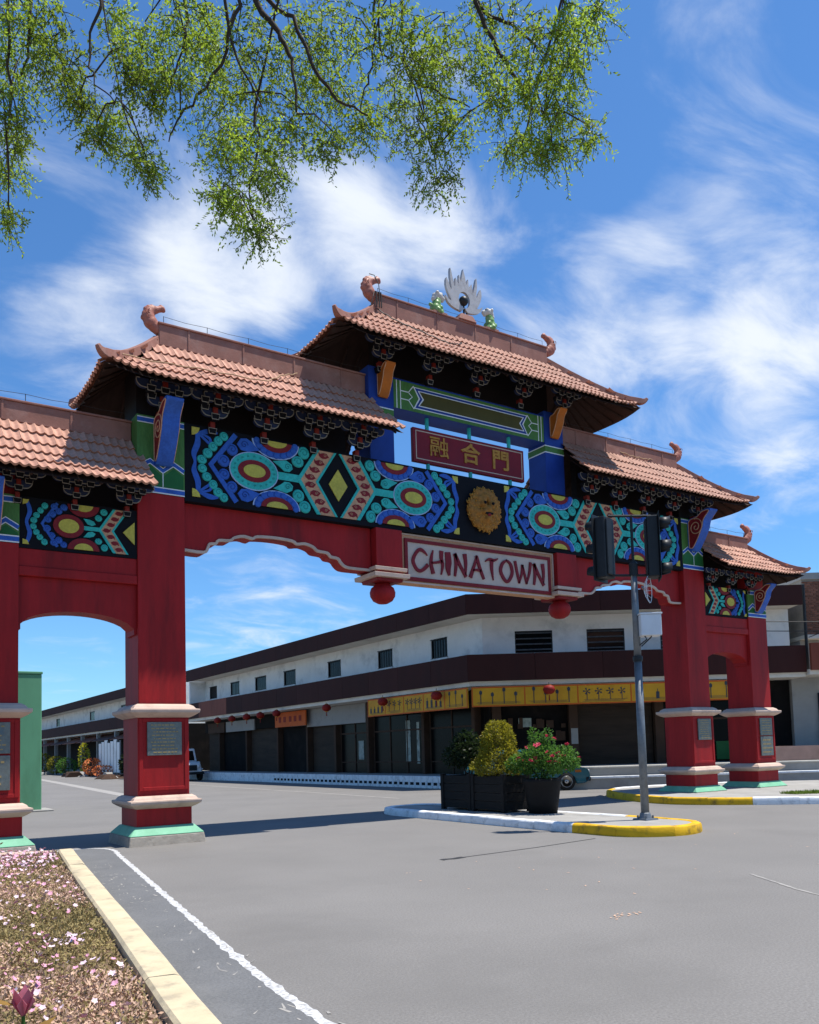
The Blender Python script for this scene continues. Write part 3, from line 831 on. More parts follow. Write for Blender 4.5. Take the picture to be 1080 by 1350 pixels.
# ---- lettered panel
NAMEP = MB().box(-2.225, 2.225, .10, .34, 5.06, 6.155).build('name_panel', PEACH, gate, bevel=.008)
def frame_mb(x0, x1, z0, z1, w, y0, y1):
    m_ = MB()
    m_.box(x0, x1, y0, y1, z1-w, z1); m_.box(x0, x1, y0, y1, z0, z0+w)
    m_.box(x0, x0+w, y0, y1, z0+w+.0005, z1-w-.0005); m_.box(x1-w, x1, y0, y1, z0+w+.0005, z1-w-.0005)
    return m_
frame_mb(-2.215, 2.215, 5.07, 6.145, .035, .075, .099).build('panel_frame', CREAM, NAMEP)
MB().box(-2.04, 2.04, .080, .099, 5.185, 5.985).build('lettering_field', SIGNWHITE, NAMEP)
frame_mb(-2.10, 2.10, 5.13, 6.04, .075, .06, .0995).build('panel_border', MAROON, NAMEP)
G = {
 'C': [[(.98, .74, .02), (.86, .84, .10), (.62, .96, .16), (.42, .92, .16), (.18, .66, .16), (.10, .42, .17), (.28, .14, .16), (.52, .06, .16), (.78, .18, .17), (1.0, .36, .18)]],
 'H': [[(.28, 1, .05), (.16, .7, .15), (.12, .4, .17), (.26, 0, .20)], [(.12, .46, .10), (.5, .50, .12), (.9, .58, .14)], [(.86, 1.02, .22), (.84, .7, .18), (.92, .4, .15), (.80, .0, .06)]],
 'I': [[(.42, 1, .30), (.52, .6, .34), (.44, .3, .28), (.58, 0, .12)]],
 'N': [[(.16, .98, .16), (.2, .5, .17), (.10, .0, .12)], [(.12, .98, .20), (.5, .45, .17), (.86, .02, .18)], [(.80, 1.02, .22), (.86, .6, .17), (.82, .10, .08)]],
 'A': [[(.52, 1.02, .06), (.36, .6, .15), (.06, .02, .20)], [(.50, 1.0, .18), (.70, .5, .17), (.96, .0, .14)], [(.22, .34, .08), (.5, .38, .12), (.80, .36, .12)]],
 'T': [[(.0, .80, .04), (.3, .92, .14), (.7, .90, .14), (1.02, 1.0, .05)], [(.52, .9, .20), (.50, .5, .17), (.60, .0, .04)]],
 'O': [[(.55, .98, .10), (.24, .80, .17), (.10, .45, .18), (.36, .08, .17), (.62, .04, .16), (.90, .42, .18), (.80, .82, .16), (.50, .99, .08)]],
 'W': [[(.04, 1, .15), (.14, .5, .15), (.26, .0, .12)], [(.24, .0, .08), (.42, .45, .13), (.48, .86, .15)], [(.46, .86, .12), (.60, .4, .13), (.70, .0, .12)], [(.68, .0, .08), (.88, .5, .14), (.98, 1.02, .16)]],
}
word = 'CHINATOWN'
wid = {'C': .42, 'H': .38, 'I': .18, 'N': .40, 'A': .42, 'T': .36, 'O': .42, 'W': .50}
gap = .035
tot = sum(wid[c] for c in word)+gap*(len(word)-1)
x = -tot/2*1.03
for c in word:
    w = wid[c]*1.03
    mb = MB()
    for st in G[c]:
        ribbon_mb([(x+a*w, 5.325+b*.52, t*.46) for a, b, t in st], .052, .081, 4, mb)
    mb.build('letter', REDSIGN, NAMEP)
    x += w+gap

# ---- central tower: blue columns, top beam, hanging name board
BC, BW, BY = 2.518, .307, .19
for s in (-1, 1):
    c = s*BC
    o = MB().box(c-BW, c+BW, BY, BY+.62, 7.622, 9.75).build('tower_column', DBLUE, gate, bevel=.01)
    for z0, z1, mt in ((8.70, 8.725, WHITEP), (8.726, 8.86, GREEN), (8.861, 8.885, WHITEP)):
        MB().box(c-BW-.006, c+BW+.006, BY-.006, BY+.626, z0, z1).build('painted_band', mt, o)
    scroll_bracket(c-s*.02, 9.72, 9.10, .42, .11, o, ORANGE, ORANGE, False).location = (0, BY, 0)
    for ch in o.children:
        if ch.name.startswith(('bracket_cheek', 'cheek_edge')): ch.location = (0, BY, 0)
TB = MB().box(-BC+BW+.002, BC-BW-.002, BY+.01, BY+.55, 8.945, 9.62).build('tower_beam', DBLUE, gate, bevel=.008)
yb = BY+.009
tz0, tz1 = 8.975, 9.58
def tplate(poly, th, mt, nm): return MB().prism(poly, yb-th, yb).build(nm, mt, TB)
tplate([(-2.19, tz0-.03), (2.19, tz0-.03), (2.19, tz1), (-2.19, tz1)], .004, GREEN, 'painted_field')
zc = (tz0+tz1)/2-.01
for s in (-1, 1):
    for x0, x1, mt in ((2.10, 2.12, WHITEP), (2.0, 2.02, WHITEP)):
        a, b = sorted((s*x0, s*x1))
        tplate([(a, tz0-.03), (b, tz0-.03), (b, tz1), (a, tz1)], .007, mt, 'painted_line')
    for sg in (1, -1):
        ribbon_mb([(s*2.0, zc+sg*.09, .02), (s*1.80, zc+sg*.09, .02), (s*1.66, zc+sg*.26, .02)], yb-.008, yb, 1).build('painted_line', WHITEP, TB)
    ribbon_mb([(s*1.80, zc+.09, .02), (s*1.70, zc, .02), (s*1.80, zc-.09, .02)], yb-.008, yb, 1).build('painted_line', WHITEP, TB)
def arrow(e, h, ins): return [(-e, zc+h), (-e+ins, zc), (-e, zc-h), (e, zc-h), (e-ins, zc), (e, zc+h)]
tplate(arrow(1.67, .245, .14), .007, WHITEP, 'painted_border')
tplate(arrow(1.63, .225, .14), .010, DBLUE, 'painted_border')
tplate(arrow(1.55, .175, .12), .013, WHITEP, 'painted_border')
tplate(arrow(1.51, .155, .12), .016, OLIVE, 'painted_panel')
BD = MB().box(-1.62, 1.62, .33, .43, 7.89, 8.668).build('name_board', REDSIGN, gate, bevel=.012)
frame_mb(-1.555, 1.555, 7.95, 8.608, .022, .320, .3295).build('board_line', CREAM, BD)
for i, ch in enumerate('融合門'):
    me = text_mesh(ch, .50, .012, .004 if ch == '融' else .012)
    me.materials.clear(); me.materials.append(GOLD)
    ob('character', me, BD, Matrix.Translation((-.92+i*.90, .322, 8.275)) @ UPRIGHT @ Matrix.Diagonal((1.12, 1, 1, 1)))
for xr in (-1.2, 0.0, 1.2):
    MB().tube([(xr, .38, 7.60), (xr, .38, 7.889)], .045, 8).build('support_rod', TEAL, gate)
    MB().tube([(xr, .38, 8.669), (xr, .38, 8.944)], .045, 8).build('support_rod', TEAL, gate)
MB().box(-2.55, 2.55, .42, .60, 9.755, 10.55).build('bracket_board', DARKW, gate)

# ---- roofs
def tile_mesh(w, L, th):
    n = 8
    vs = []; fs = []
    for j, (y, dz) in enumerate(((0, 0), (L, 0))):
        for i in range(n+1):
            t = i/n
            z = .0165*math.cos(2*math.pi*t)+.003*math.cos(4*math.pi*t)
            vs.append((-w/2+w*t, y, z+dz))
    for i in range(n+1):
        vs.append((vs[n+1+i][0], L-.06, vs[n+1+i][2]-th))
    for i in range(n):
        fs.append((i, i+1, n+1+i+1, n+1+i)[::-1])
        fs.append((n+1+i, n+1+i+1, 2*n+2+i+1, 2*n+2+i)[::-1])
    return vs, fs
TW = .135
tv, tf = tile_mesh(TW, 1.0, .042)
tile_me = MB().add(tv, tf).mesh('tile', TILE, True)
try: tile_me.set_sharp_from_angle(angle=R(50))
except Exception: pass

def roof(xl, xr, rl, rr, ze, zt, ztop, D, rows, hipl, hipr, single, up=.12):
    rf = MB()
    fcurve = lambda t: t*(1+.22*(1-t))
    def zz(x, t):
        z = zt-(zt-ze)*fcurve(t)
        e = 0
        if hipl: e = max(e, 1-(x-xl)/1.1)
        if hipr: e = max(e, 1-(xr-x)/1.1)
        return z+up*max(0, min(1, e))**2*t*t
    def front(x, t, s=-1): return Vector((x, YC+s*D*t, zz(x, t)))
    def bounds(t): return (rl+(xl-rl)*t, rr+(xr-rr)*t)
    # soffit sheet (real underside), one closed shell
    def sheet(fn, nu, nv, off):
        o = len(rf.v)
        for j in range(nv+1):
            for i in range(nu+1):
                p = fn(i/nu, j/nv)
                rf.v.append((p.x, p.y, p.z-off))
        for j in range(nv):
            for i in range(nu):
                a = o+j*(nu+1)+i
                rf.f.append((a, a+1, a+nu+2, a+nu+1))
    for s in (-1, 1):
        sheet(lambda u, v, s=s: front(bounds(v)[0]+(bounds(v)[1]-bounds(v)[0])*u, v, s), 24, 5, .07)
    def end(side, u, v):
        x0, x1 = (rl, xl) if side < 0 else (rr, xr)
        x = x0+(x1-x0)*v
        y = YC+D*v*(2*u-1)
        return Vector((x, y, zt-(zt-ze)*fcurve(v)+up*v*v*max(0, abs(2*u-1))**3))
    if hipl: sheet(lambda u, v: end(-1, u, v), 10, 5, .07)
    if hipr: sheet(lambda u, v: end(1, u, v), 10, 5, .07)
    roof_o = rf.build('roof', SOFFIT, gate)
    # rafters under the eaves
    rm = MB()
    for s in (-1, 1):
        k = int((xr-xl)/.34)
        for i in range(k):
            x = xl+(i+.5)*(xr-xl)/k
            for v0, v1 in ((.42, .97),):
                a, b = front(x, v0, s), front(x, v1, s)
                if bounds(v0)[0]-.02 < x < bounds(v0)[1]+.02:
                    rm.tube([a-Vector((0, 0, .11)), b-Vector((0, 0, .10))], .028, 4)
    for side, hp in ((-1, hipl), (1, hipr)):
        if hp:
            for i in range(7):
                u = (i+.5)/7
                a, b = end(side, u, .4), end(side, u, .97)
                rm.tube([a-Vector((0, 0, .11)), b-Vector((0, 0, .10))], .028, 4)
    rm.build('rafter', SOFFIT, roof_o, kind='stuff')
    # tiles
    merged = MB()
    def put(p0, p1, xd, one):
        d = p1-p0
        nrm_ = xd.cross(d).normalized()
        if nrm_.z < 0: nrm_ = -nrm_
        jt = random.uniform(-.006, .006)
        p0 = p0+nrm_*(.030+jt*.5)
        p1 = p1+nrm_*(.070+jt)+d*(.07+jt*2)
        d = p1-p0
        zc_ = xd.cross(d).normalized()
        if zc_.z < 0: xd = -xd; zc_ = -zc_
        xo = d.cross(zc_).normalized()
        mw = Matrix((xo, d, zc_)).transposed().to_4x4()
        mw.translation = p0
        if one: ob('tile', tile_me, roof_o, mw)
        else: merged.add([mw @ Vector(q) for q in tv], tf)
    nc = int((xr-xl)/TW)
    for s in (-1, 1):
        for r_ in range(rows):
            t0, t1 = r_/rows, (r_+1)/rows
            lo, hi = bounds((t0+t1)/2)
            for k in range(nc+1):
                x = xl+TW/2+k*TW
                if lo-.05 < x < hi+.05:
                    put(front(x, t0, s), front(x, t1, s), Vector((1, 0, 0)), single and s < 0 and single(x))
    for side, hp in ((-1, hipl), (1, hipr)):
        if not hp: continue
        for r_ in range(rows):
            t0, t1 = r_/rows, (r_+1)/rows
            ny = int(2*D/TW)
            for k in range(ny+1):
                y = -D+TW/2+k*TW
                tm = (t0+t1)/2
                if abs(y) < D*tm+.05:
                    f_ = lambda t: end(side, max(0, min(1, (y/(D*max(t, .05))+1)/2)), t)
                    a, b = f_(t0), f_(t1)
                    a.y = b.y = YC+y
                    put(a, b, Vector((0, 1, 0)), False)
    mo = merged.build('tile_field', TILE, roof_o, True, kind='stuff')
    try: mo.data.set_sharp_from_angle(angle=R(50))
    except Exception: pass
    # main ridge wall with caps and joints
    rd = MB().box(rl, rr, YC-.10, YC+.10, zt-.05, ztop).build('ridge', RIDGE, roof_o, bevel=.012)
    MB().box(rl-.02, rr+.02, YC-.125, YC+.125, ztop+.001, ztop+.04).build('ridge_cap', RIDGE, roof_o, bevel=.01)
    x = rl+.55
    while x < rr-.2:
        MB().box(x, x+.035, YC-.112, YC+.112, zt-.04, ztop-.002).build('ridge_joint', RIDGE, roof_o)
        x += 1.1
    # hip ridges that curl up at the corners
    for side, hp in ((-1, hipl), (1, hipr)):
        if not hp: continue
        for s in (-1, 1):
            pts = []
            for i in range(9):
                t = i/8
                b0 = bounds(t)[0 if side < 0 else 1]
                pts.append(front(b0, t, s)+Vector((0, 0, .085)))
            e = pts[-1]
            out = Vector((side, s*.75, 0)).normalized()
            for dx, dz in (((.05, .0), (.10, .015), (.14, .04), (.17, .075)) if s < 0 else ((.02, 0), (.03, 0), (.04, 0), (.05, 0)) if side < 0 else ((.10, .01), (.20, .03), (.30, .045), (.38, .055))):
                pts.append(e+out*dx+Vector((0, 0, dz)))
            vs = []; fs = []
            for i, p in enumerate(pts):
                d = (pts[min(i+1, len(pts)-1)]-pts[max(i-1, 0)]).normalized()
                a = d.cross(Vector((0, 0, 1))).normalized()
                q = a.cross(d).normalized()
                w = .07 if i < 9 else .07-.009*(i-8)
                h = .075 if i < 9 else .075-.010*(i-8)
                vs += [p-a*w-q*h, p+a*w-q*h, p+a*w*.8+q*h, p-a*w*.8+q*h]
            for i in range(len(pts)-1):
                for k in range(4):
                    fs.append((i*4+k, i*4+(k+1) % 4, i*4+4+(k+1) % 4, i*4+4+k))
            fs += [(3, 2, 1, 0), tuple(len(vs)-4+k for k in range(4))]
            MB().add(vs, fs).build('hip_ridge', RIDGE, roof_o, bevel=.01)
    # thin wire on small posts along the ridge
    wr = MB()
    nx = max(2, int((rr-rl)/.8))
    q = []
    for i in range(nx+1):
        x = rl+.1+(rr-rl-.2)*i/nx
        wr.tube([(x, YC-.05, ztop+.03), (x, YC-.05, ztop+.19)], .006, 4)
        q.append((x, YC-.05, ztop+.185)); 
        if i < nx: q.append((x+(rr-rl-.2)/nx/2, YC-.05, ztop+.165))
    wr.tube(q, .0045, 4)
    wr.build('ridge_wire', WIREM, roof_o)
    return roof_o, front
RC, fC = roof(-4.1, 4.6, -2.52, 2.52, 9.90, 11.10, 11.46, 1.22, 5, True, True, None)
RSL, fSL = roof(-8.55, -2.62, -7.28, -2.83, 8.02, 9.20, 9.55, 1.22, 4, True, False, lambda x: True)
RSR, fSR = roof(2.62, 9.05, 2.83, 7.30, 8.02, 9.18, 9.50, 1.22, 4, False, True, None)
RDL, fDL = roof(-11.6, -7.72, -10.5, -7.80, 6.08, 7.26, 7.55, 1.22, 5, True, False, lambda x: x > -10.35)
RDR, fDR = roof(7.72, 11.35, 7.80, 10.35, 6.22, 7.20, 7.48, 1.22, 5, False, True, None)

# ropes thrown over the tiles
def drape(fn, pts, par, mt=ROPE, r=.013):
    P = []
    for i in range(len(pts)-1):
        for k in range(8):
            t = k/8
            P.append((pts[i][0]*(1-t)+pts[i+1][0]*t, pts[i][1]*(1-t)+pts[i+1][1]*t))
    q = []
    for i, (x, t) in enumerate(P):
        v = fn(x, t)
        q.append(v+Vector((0, -.045, .115+.012*math.sin(i*1.7))))
    MB().tube(q, r, 5).build('rope', mt, par)
drape(fSL, [(-8.2, .80), (-6.8, .62), (-5.4, .52), (-4.9, .22), (-4.4, .05)], RSL)
drape(fC, [(-2.5, .06), (-2.2, .28), (-1.6, .45), (-1.1, .62), (-.7, .52), (-.5, .40)], RC, WIREM)
drape(fSR, [(4.9, .02), (5.4, .10), (6.0, .08), (6.4, .02)], RSR)

# finials: curled beast ends
def finial(x, z, s, k, par):                 # s=-1: leans towards -X
    L = [((-.02, 0, .0), .13, (1, .8, 1)), ((.05, 0, .06), .15, (1, .8, 1)), ((.13, 0, .13), .165, (1, .8, 1)), ((.18, 0, .23), .155, (1, .8, 1)), ((.17, 0, .33), .13, (1, .8, 1)),
         ((.10, 0, .40), .11, (1, .8, 1)), ((.02, 0, .44), .09), ((-.06, 0, .475), .075), ((-.125, 0, .50), .075), ((-.165, 0, .47), .05), ((.17, 0, .45), .07), ((.10, 0, .49), .06), ((.24, 0, .41), .055), ((.30, 0, .20), .06), ((.27, 0, .30), .06), ((-.10, 0, .56), .04)]
    f = blob('finial', [((x+s*c[0]*k, YC+c[1], z+c[2]*k), r_*k, *q) for c, r_, *q in L], FINIAL, .02, par)
    sc = MB()
    for i, (cx_, cz_) in enumerate(((.12, .13), (.20, .24), (.23, .34), (.15, .22), (.16, .34))):
        for yy in (-1, 1):
            a = [(x+s*(cx_+.05*math.cos(R(t)))*k, YC+yy*.105*k, z+(cz_+.05*math.sin(R(t)))*k) for t in range(-80, 100, 30)]
            sc.tube(a, .010, 4)
    sc.build('scale_relief', FINIAL, f)
    return f
finial(-2.50, 11.40, -1, .92, RC); finial(2.62, 11.40, 1, .85, RC)
finial(-7.30, 9.48, -1, .84, RSL); finial(7.34, 9.44, 1, .85, RSR)
finial(-10.5, 7.5, -1, 1.0, RDL); finial(10.38, 7.44, 1, .9, RDR)
# cables tied round the left tower finial
tw = MB()
for dx in (-.02, .05, .10):
    tw.tube([(-2.50+dx, YC-.16, 11.15), (-2.50+dx, YC-.15, 11.50), (-2.50+dx, YC, 11.56), (-2.5+dx, YC+.15, 11.5)], .014, 5)
tw.tube([(-2.55, YC-.12, 11.5), (-2.62, YC-.18, 11.35), (-2.72, YC-.2, 11.02)], .010, 5)
tw.tube([(-2.42, YC-.12, 11.52), (-2.42, YC-.1, 11.72), (-2.50, YC-.05, 11.92), (-2.60, YC, 11.95)], .010, 5)
tw.build('cable_tie', WIREM, RC)

# flaming pearl
base = MB().frustum(0, YC, 11.50, 11.66, .26, .16, .17, .12).build('pearl_base', RIDGE, RC, bevel=.01)
half = [(.0, 12.80), (.035, 12.66), (.06, 12.50), (.075, 12.46), (.115, 12.62), (.125, 12.44), (.145, 12.40), (.205, 12.52), (.215, 12.36), (.24, 12.31), (.30, 12.60), (.335, 12.72), (.345, 12.52), (.325, 12.34), (.315, 12.22), (.345, 12.24), (.43, 12.46), (.455, 12.30), (.42, 12.14), (.36, 12.00), (.33, 11.93), (.40, 11.95), (.47, 12.02), (.42, 11.88), (.32, 11.80), (.20, 11.76), (.08, 11.745)]
half = smooth_path(half, 2)
fl = MB()
for sg in (1, -1):
    q = [(sg*x*1.16, 11.76+(z-11.745)*(1.0 if sg < 0 else .96)) for x, z in half]
    q += [(sg*.165*math.sin(R(t)), 12.05-.20*math.cos(R(t))) for t in range(0, 181, 15)]
    fl.prism(q, YC-.035, YC+.035)
flame = fl.build('flame_ornament', SILVER, RC)
MB().ball((0, YC, 12.04), .115, 20, 14).build('pearl', DKMETAL, flame, True)
MB().tube([(0, YC, 11.62), (0, YC, 12.0)], .022, 8).build('pearl_rod', DKMETAL, flame)
MB().tube([(.09, YC, 11.62), (.09, YC, 11.83)], .018, 8).build('pearl_rod', DKMETAL, flame)

# two seated guardian lions
GLG = mat('glazed_green', (0.16, 0.30, 0.09), 0.35, 0.3, 14, 0.2, 40, dirt=(0.45, 0.42, 0.34), dirt_amt=0.6, dirt_scale=11)
GLW = mat('glazed_white', (0.55, 0.52, 0.46), 0.4, 0.2, 12, 0.2, 40, dirt=(0.25, 0.16, 0.10), dirt_amt=0.5, dirt_scale=12)
def guardian(x, s):                             # s=+1 faces +X
    z = 11.50
    X = lambda q: x+s*q
    b = blob('guardian_lion', [((X(-.06), YC, z+.13), .13), ((X(-.03), YC, z+.24), .115), ((X(.0), YC, z+.33), .095), ((X(.06), YC-.07, z+.16), .05), ((X(.08), YC-.07, z+.08), .045), ((X(.10), YC-.07, z+.035), .045),
                               ((X(.06), YC+.07, z+.16), .05), ((X(.08), YC+.07, z+.08), .045), ((X(.10), YC+.07, z+.035), .045), ((X(-.04), YC-.11, z+.06), .065), ((X(-.04), YC+.11, z+.06), .065), ((X(.03), YC-.11, z+.03), .04), ((X(.03), YC+.11, z+.03), .04), ((X(-.17), YC, z+.10), .05), ((X(-.20), YC, z+.20), .045)], GLG, .018, RC)
    blob('head', [((X(.04), YC, z+.45), .10), ((X(.13), YC, z+.43), .065), ((X(.17), YC, z+.42), .05), ((X(.14), YC, z+.37), .045), ((X(-.05), YC, z+.43), .085), ((X(-.04), YC-.07, z+.50), .045), ((X(-.04), YC+.07, z+.50), .045), ((X(-.09), YC, z+.36), .07), ((X(.09), YC-.05, z+.50), .035), ((X(.09), YC+.05, z+.50), .035)], GLW, .016, b)
    for yy in (-.05, .05):
        MB().ball((X(.135), YC+yy, z+.475), .016, 8, 6).build('eye', BLACKP, b, True)
    MB().box(x-.2, x+.2, YC-.12, YC+.12, 11.495, 11.53).build('lion_base', RIDGE, b, bevel=.008)
guardian(-.77, 1); guardian(.76, -1)

# ---- bracket clusters under the eaves
arm_p = smooth_path([(0, 0), (.10, .005), (.155, .05), (.165, .11), (.12, .12), (.0, .12)], 3)
def arm_meshes():
    a = MB().prism([(x, z) for x, z in arm_p], -.035, .035).mesh('bracket_arm', BRBLUE)
    a2 = MB().prism([(-x, z) for x, z in arm_p], -.035, .035).mesh('bracket_arm', BRBLUE)
    e1 = MB().tube([(x, -.037, z) for x, z in arm_p[:-3]], .008, 4).mesh('arm_edge', CREAMD)
    e2 = MB().tube([(-x, -.037, z) for x, z in arm_p[:-3]], .008, 4).mesh('arm_edge', CREAMD)
    bl = MB().frustum(0, 0, 0, .085, .045, .045, .06, .06).mesh('bearing_block', BLACKP)
    be = MB().tube([(-.048, -.052, .006), (.048, -.052, .006), (.06, -.063, .08), (-.06, -.063, .08), (-.048, -.052, .006)], .007, 4).mesh('block_edge', CREAMD)
    st = MB().frustum(0, 0, 0, .085, .034, .05, .034, .05).mesh('bracket_stem', REDORG)
    return a, a2, e1, e2, bl, be, st
BRBLUE = mat('bracket_blue', (0.022, 0.032, 0.075), 0.7, 0.3, 6)
CREAMD = mat('dull_cream_line', (0.24, 0.22, 0.19), 0.6, 0.3, 8)
REDORG = mat('bracket_red', (0.19, 0.018, 0.010), 0.6, 0.2, 8)
AM = arm_meshes()
def cluster(x, y, z, k=1.0):
    e = bpy.data.objects.new('bracket_cluster', None)
    COL.objects.link(e); e.parent = gate
    e.matrix_basis = Matrix.Translation((x, y, z)) @ Matrix.Diagonal((k, k, k, 1))
    def add(i, nm, dx, dy, dz): ob(nm, AM[i], e, Matrix.Translation((dx, dy, dz)))
    for t, (dy, dz, cols) in enumerate(((0, 0, (0,)), (-.12, .17, (0,)), (-.24, .34, (0, -.19, .19)))):
        add(6, 'bracket_stem', 0, dy-.075, dz+.065)
        for cx in cols:
            add(4, 'bearing_block', cx, dy-.06, dz-.02); add(5, 'block_edge', cx, dy-.06, dz-.02)
            if t:
                add(0, 'bracket_arm', cx+.03, dy-.05, dz+.03); add(2, 'arm_edge', cx+.03, dy-.05, dz+.03)
                add(1, 'bracket_arm', cx-.03, dy-.05, dz+.03); add(3, 'arm_edge', cx-.03, dy-.05, dz+.03)
            if t == 1:
                add(4, 'bearing_block', cx+.15, dy-.06, dz+.10); add(5, 'block_edge', cx+.15, dy-.06, dz+.10)
                add(4, 'bearing_block', cx-.15, dy-.06, dz+.10); add(5, 'block_edge', cx-.15, dy-.06, dz+.10)
for x in (-7.40, -6.42, -5.38, -4.32, -3.32): cluster(x, .06, 7.50, 1.3)
for x in (7.40, 6.42, 5.38, 4.32, 3.32): cluster(x, .06, 7.50, 1.3)
for x in (-2.62, -1.32, 0.0, 1.32, 2.62): cluster(x, .16, 9.60, 1.25)
for x in (-9.75, -8.85, -7.98): cluster(x, .08, 5.74, 1.05)
for x in (9.75, 8.85, 7.98): cluster(x, .08, 5.74, 1.05)
# ================================================================== GROUND
struct(MB().add([(-900, -400, 0), (900, -400, 0), (900, 1200, 0), (-900, 1200, 0)], [(0, 1, 2, 3)]).build('road', ROAD))
from mathutils import noise as mnoise
mn = mnoise.noise
def polyline_strip(pts, w, z, mb, jag=0.0, seed=1):
    rr = random.Random(seed)
    P = [Vector((x, y, 0)) for x, y in pts]
    out = []
    for i in range(len(P)-1):
        n = max(1, int((P[i+1]-P[i]).length/.05)) if jag else 1
        for k in range(n): out.append(P[i].lerp(P[i+1], k/n))
    out.append(P[-1])
    vs = []; fs = []
    for i, p in enumerate(out):
        d = (out[min(i+1, len(out)-1)]-out[max(i-1, 0)]).normalized()
        a = Vector((-d.y, d.x, 0))
        j1, j2 = (1.4*jag*mn(Vector((i*.35, seed, 0)))+jag*.5*mn(Vector((i*1.3, seed, 5))), 1.4*jag*mn(Vector((i*.33, seed, 9)))+jag*.5*mn(Vector((i*1.2, seed, 14)))) if jag else (0, 0)
        q1 = p+a*(w/2+j1); q2 = p-a*(w/2+j2)
        vs += [(q1.x, q1.y, z), (q2.x, q2.y, z)]
        if i: fs.append((2*i-2, 2*i-1, 2*i+1, 2*i))
    return mb.add(vs, fs)
wl = MB()
polyline_strip(smooth_path([(-9.86, -11.6), (-9.80, -10.59), (-9.69, -9.51), (-9.47, -7.95), (-8.96, -4.58), (-8.45, -1.2), (-8.33, -.45), (-8.45, .10), (-8.80, .25), (-9.15, .12)], 4), .072, .004, wl, .022)
struct(wl.build('road_line', LINEW))
# worn paint blots between kerb and line
bl = MB(); rb = random.Random(8)
for i in range(90):
    t = rb.random()
    y = -11+t*9; x0 = -10.3+(y+10)*.105+.25
    x = x0+rb.random()*.42
    a = rb.uniform(.6, 1.9); L = rb.uniform(.012, .06); w = rb.uniform(.004, .012)
    c, s_ = math.cos(a), math.sin(a)
    bl.add([(x+c*L-s_*w, y+s_*L+c*w, .0045), (x-c*L*.9-s_*w, y-s_*L+c*w*1.3, .0045), (x-c*L+s_*w, y-s_*L-c*w, .0045), (x+c*L*.7+s_*w*.4, y+s_*L-c*w*.4, .0045)], [(0, 1, 2, 3)])
struct(bl.build('paint_marks', LINEF))
struct(MB().add([(x, y, .003) for x, y in [(-9.1, -1.2), (-8.80, .30), (-8.45, .12), (-8.36, -.45), (-8.47, -1.2), (-8.98, -4.58), (-9.49, -7.95), (-9.71, -9.51), (-9.82, -10.59), (-9.88, -11.6), (-10.2, -13.5), (-10.85, -14), (-10.36, -10.14), (-10.02, -7.73), (-9.76, -5.78), (-9.19, -1.64)]], [tuple(range(16))]).build('painted_strip', ROADD))
ln = MB()
polyline_strip([(1.0, 58), (-2.6, 19.5), (-3.6, 14)], .55, .004, ln)
struct(ln.build('lane_line', LINEF))
ln = MB()
polyline_strip([(3.35, 30), (2.9, 20), (2.75, 14), (2.45, 7.6)], .13, .004, ln)
struct(ln.build('lane_line', LINEF))
ln = MB()
polyline_strip([(-2.0, 20.0), (.2, 21.5), (2.0, 20.5)], .10, .0045, ln)
struct(ln.build('lane_line', LINEF))
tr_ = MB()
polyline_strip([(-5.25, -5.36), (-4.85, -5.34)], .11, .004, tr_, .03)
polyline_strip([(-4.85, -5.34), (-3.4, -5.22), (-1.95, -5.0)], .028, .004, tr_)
struct(tr_.build('painted_shadow_line', SHADOWP))  # thin cast shadow beside the island, painted as dark strips on the road
wl = MB()
polyline_strip([(-4.45, -10.7), (-4.05, -9.8), (-3.5, -8.9)], .035, .004, wl, .012)
struct(wl.build('road_joint', LINEF))

db = MB(); rb = random.Random(14)
for i in range(60):
    x, y = (-6.3+rb.gauss(0, .12), -9.6+rb.gauss(0, .05)) if i < 22 else (rb.uniform(-7, 1), rb.uniform(-9, -5.6))
    L = rb.uniform(.008, .03); a = rb.random()*3.14
    c, s_ = math.cos(a)*L, math.sin(a)*L
    db.add([(x-c, y-s_, .005), (x+s_*.4, y-c*.4, .005), (x+c, y+s_, .008), (x-s_*.4, y+c*.4, .005)], [(0, 1, 2, 3)])
d_ = db.build('litter', DRYB, None, kind='stuff'); d_['label'] = 'few dry leaf scraps lying on the open asphalt'; d_['category'] = 'litter'
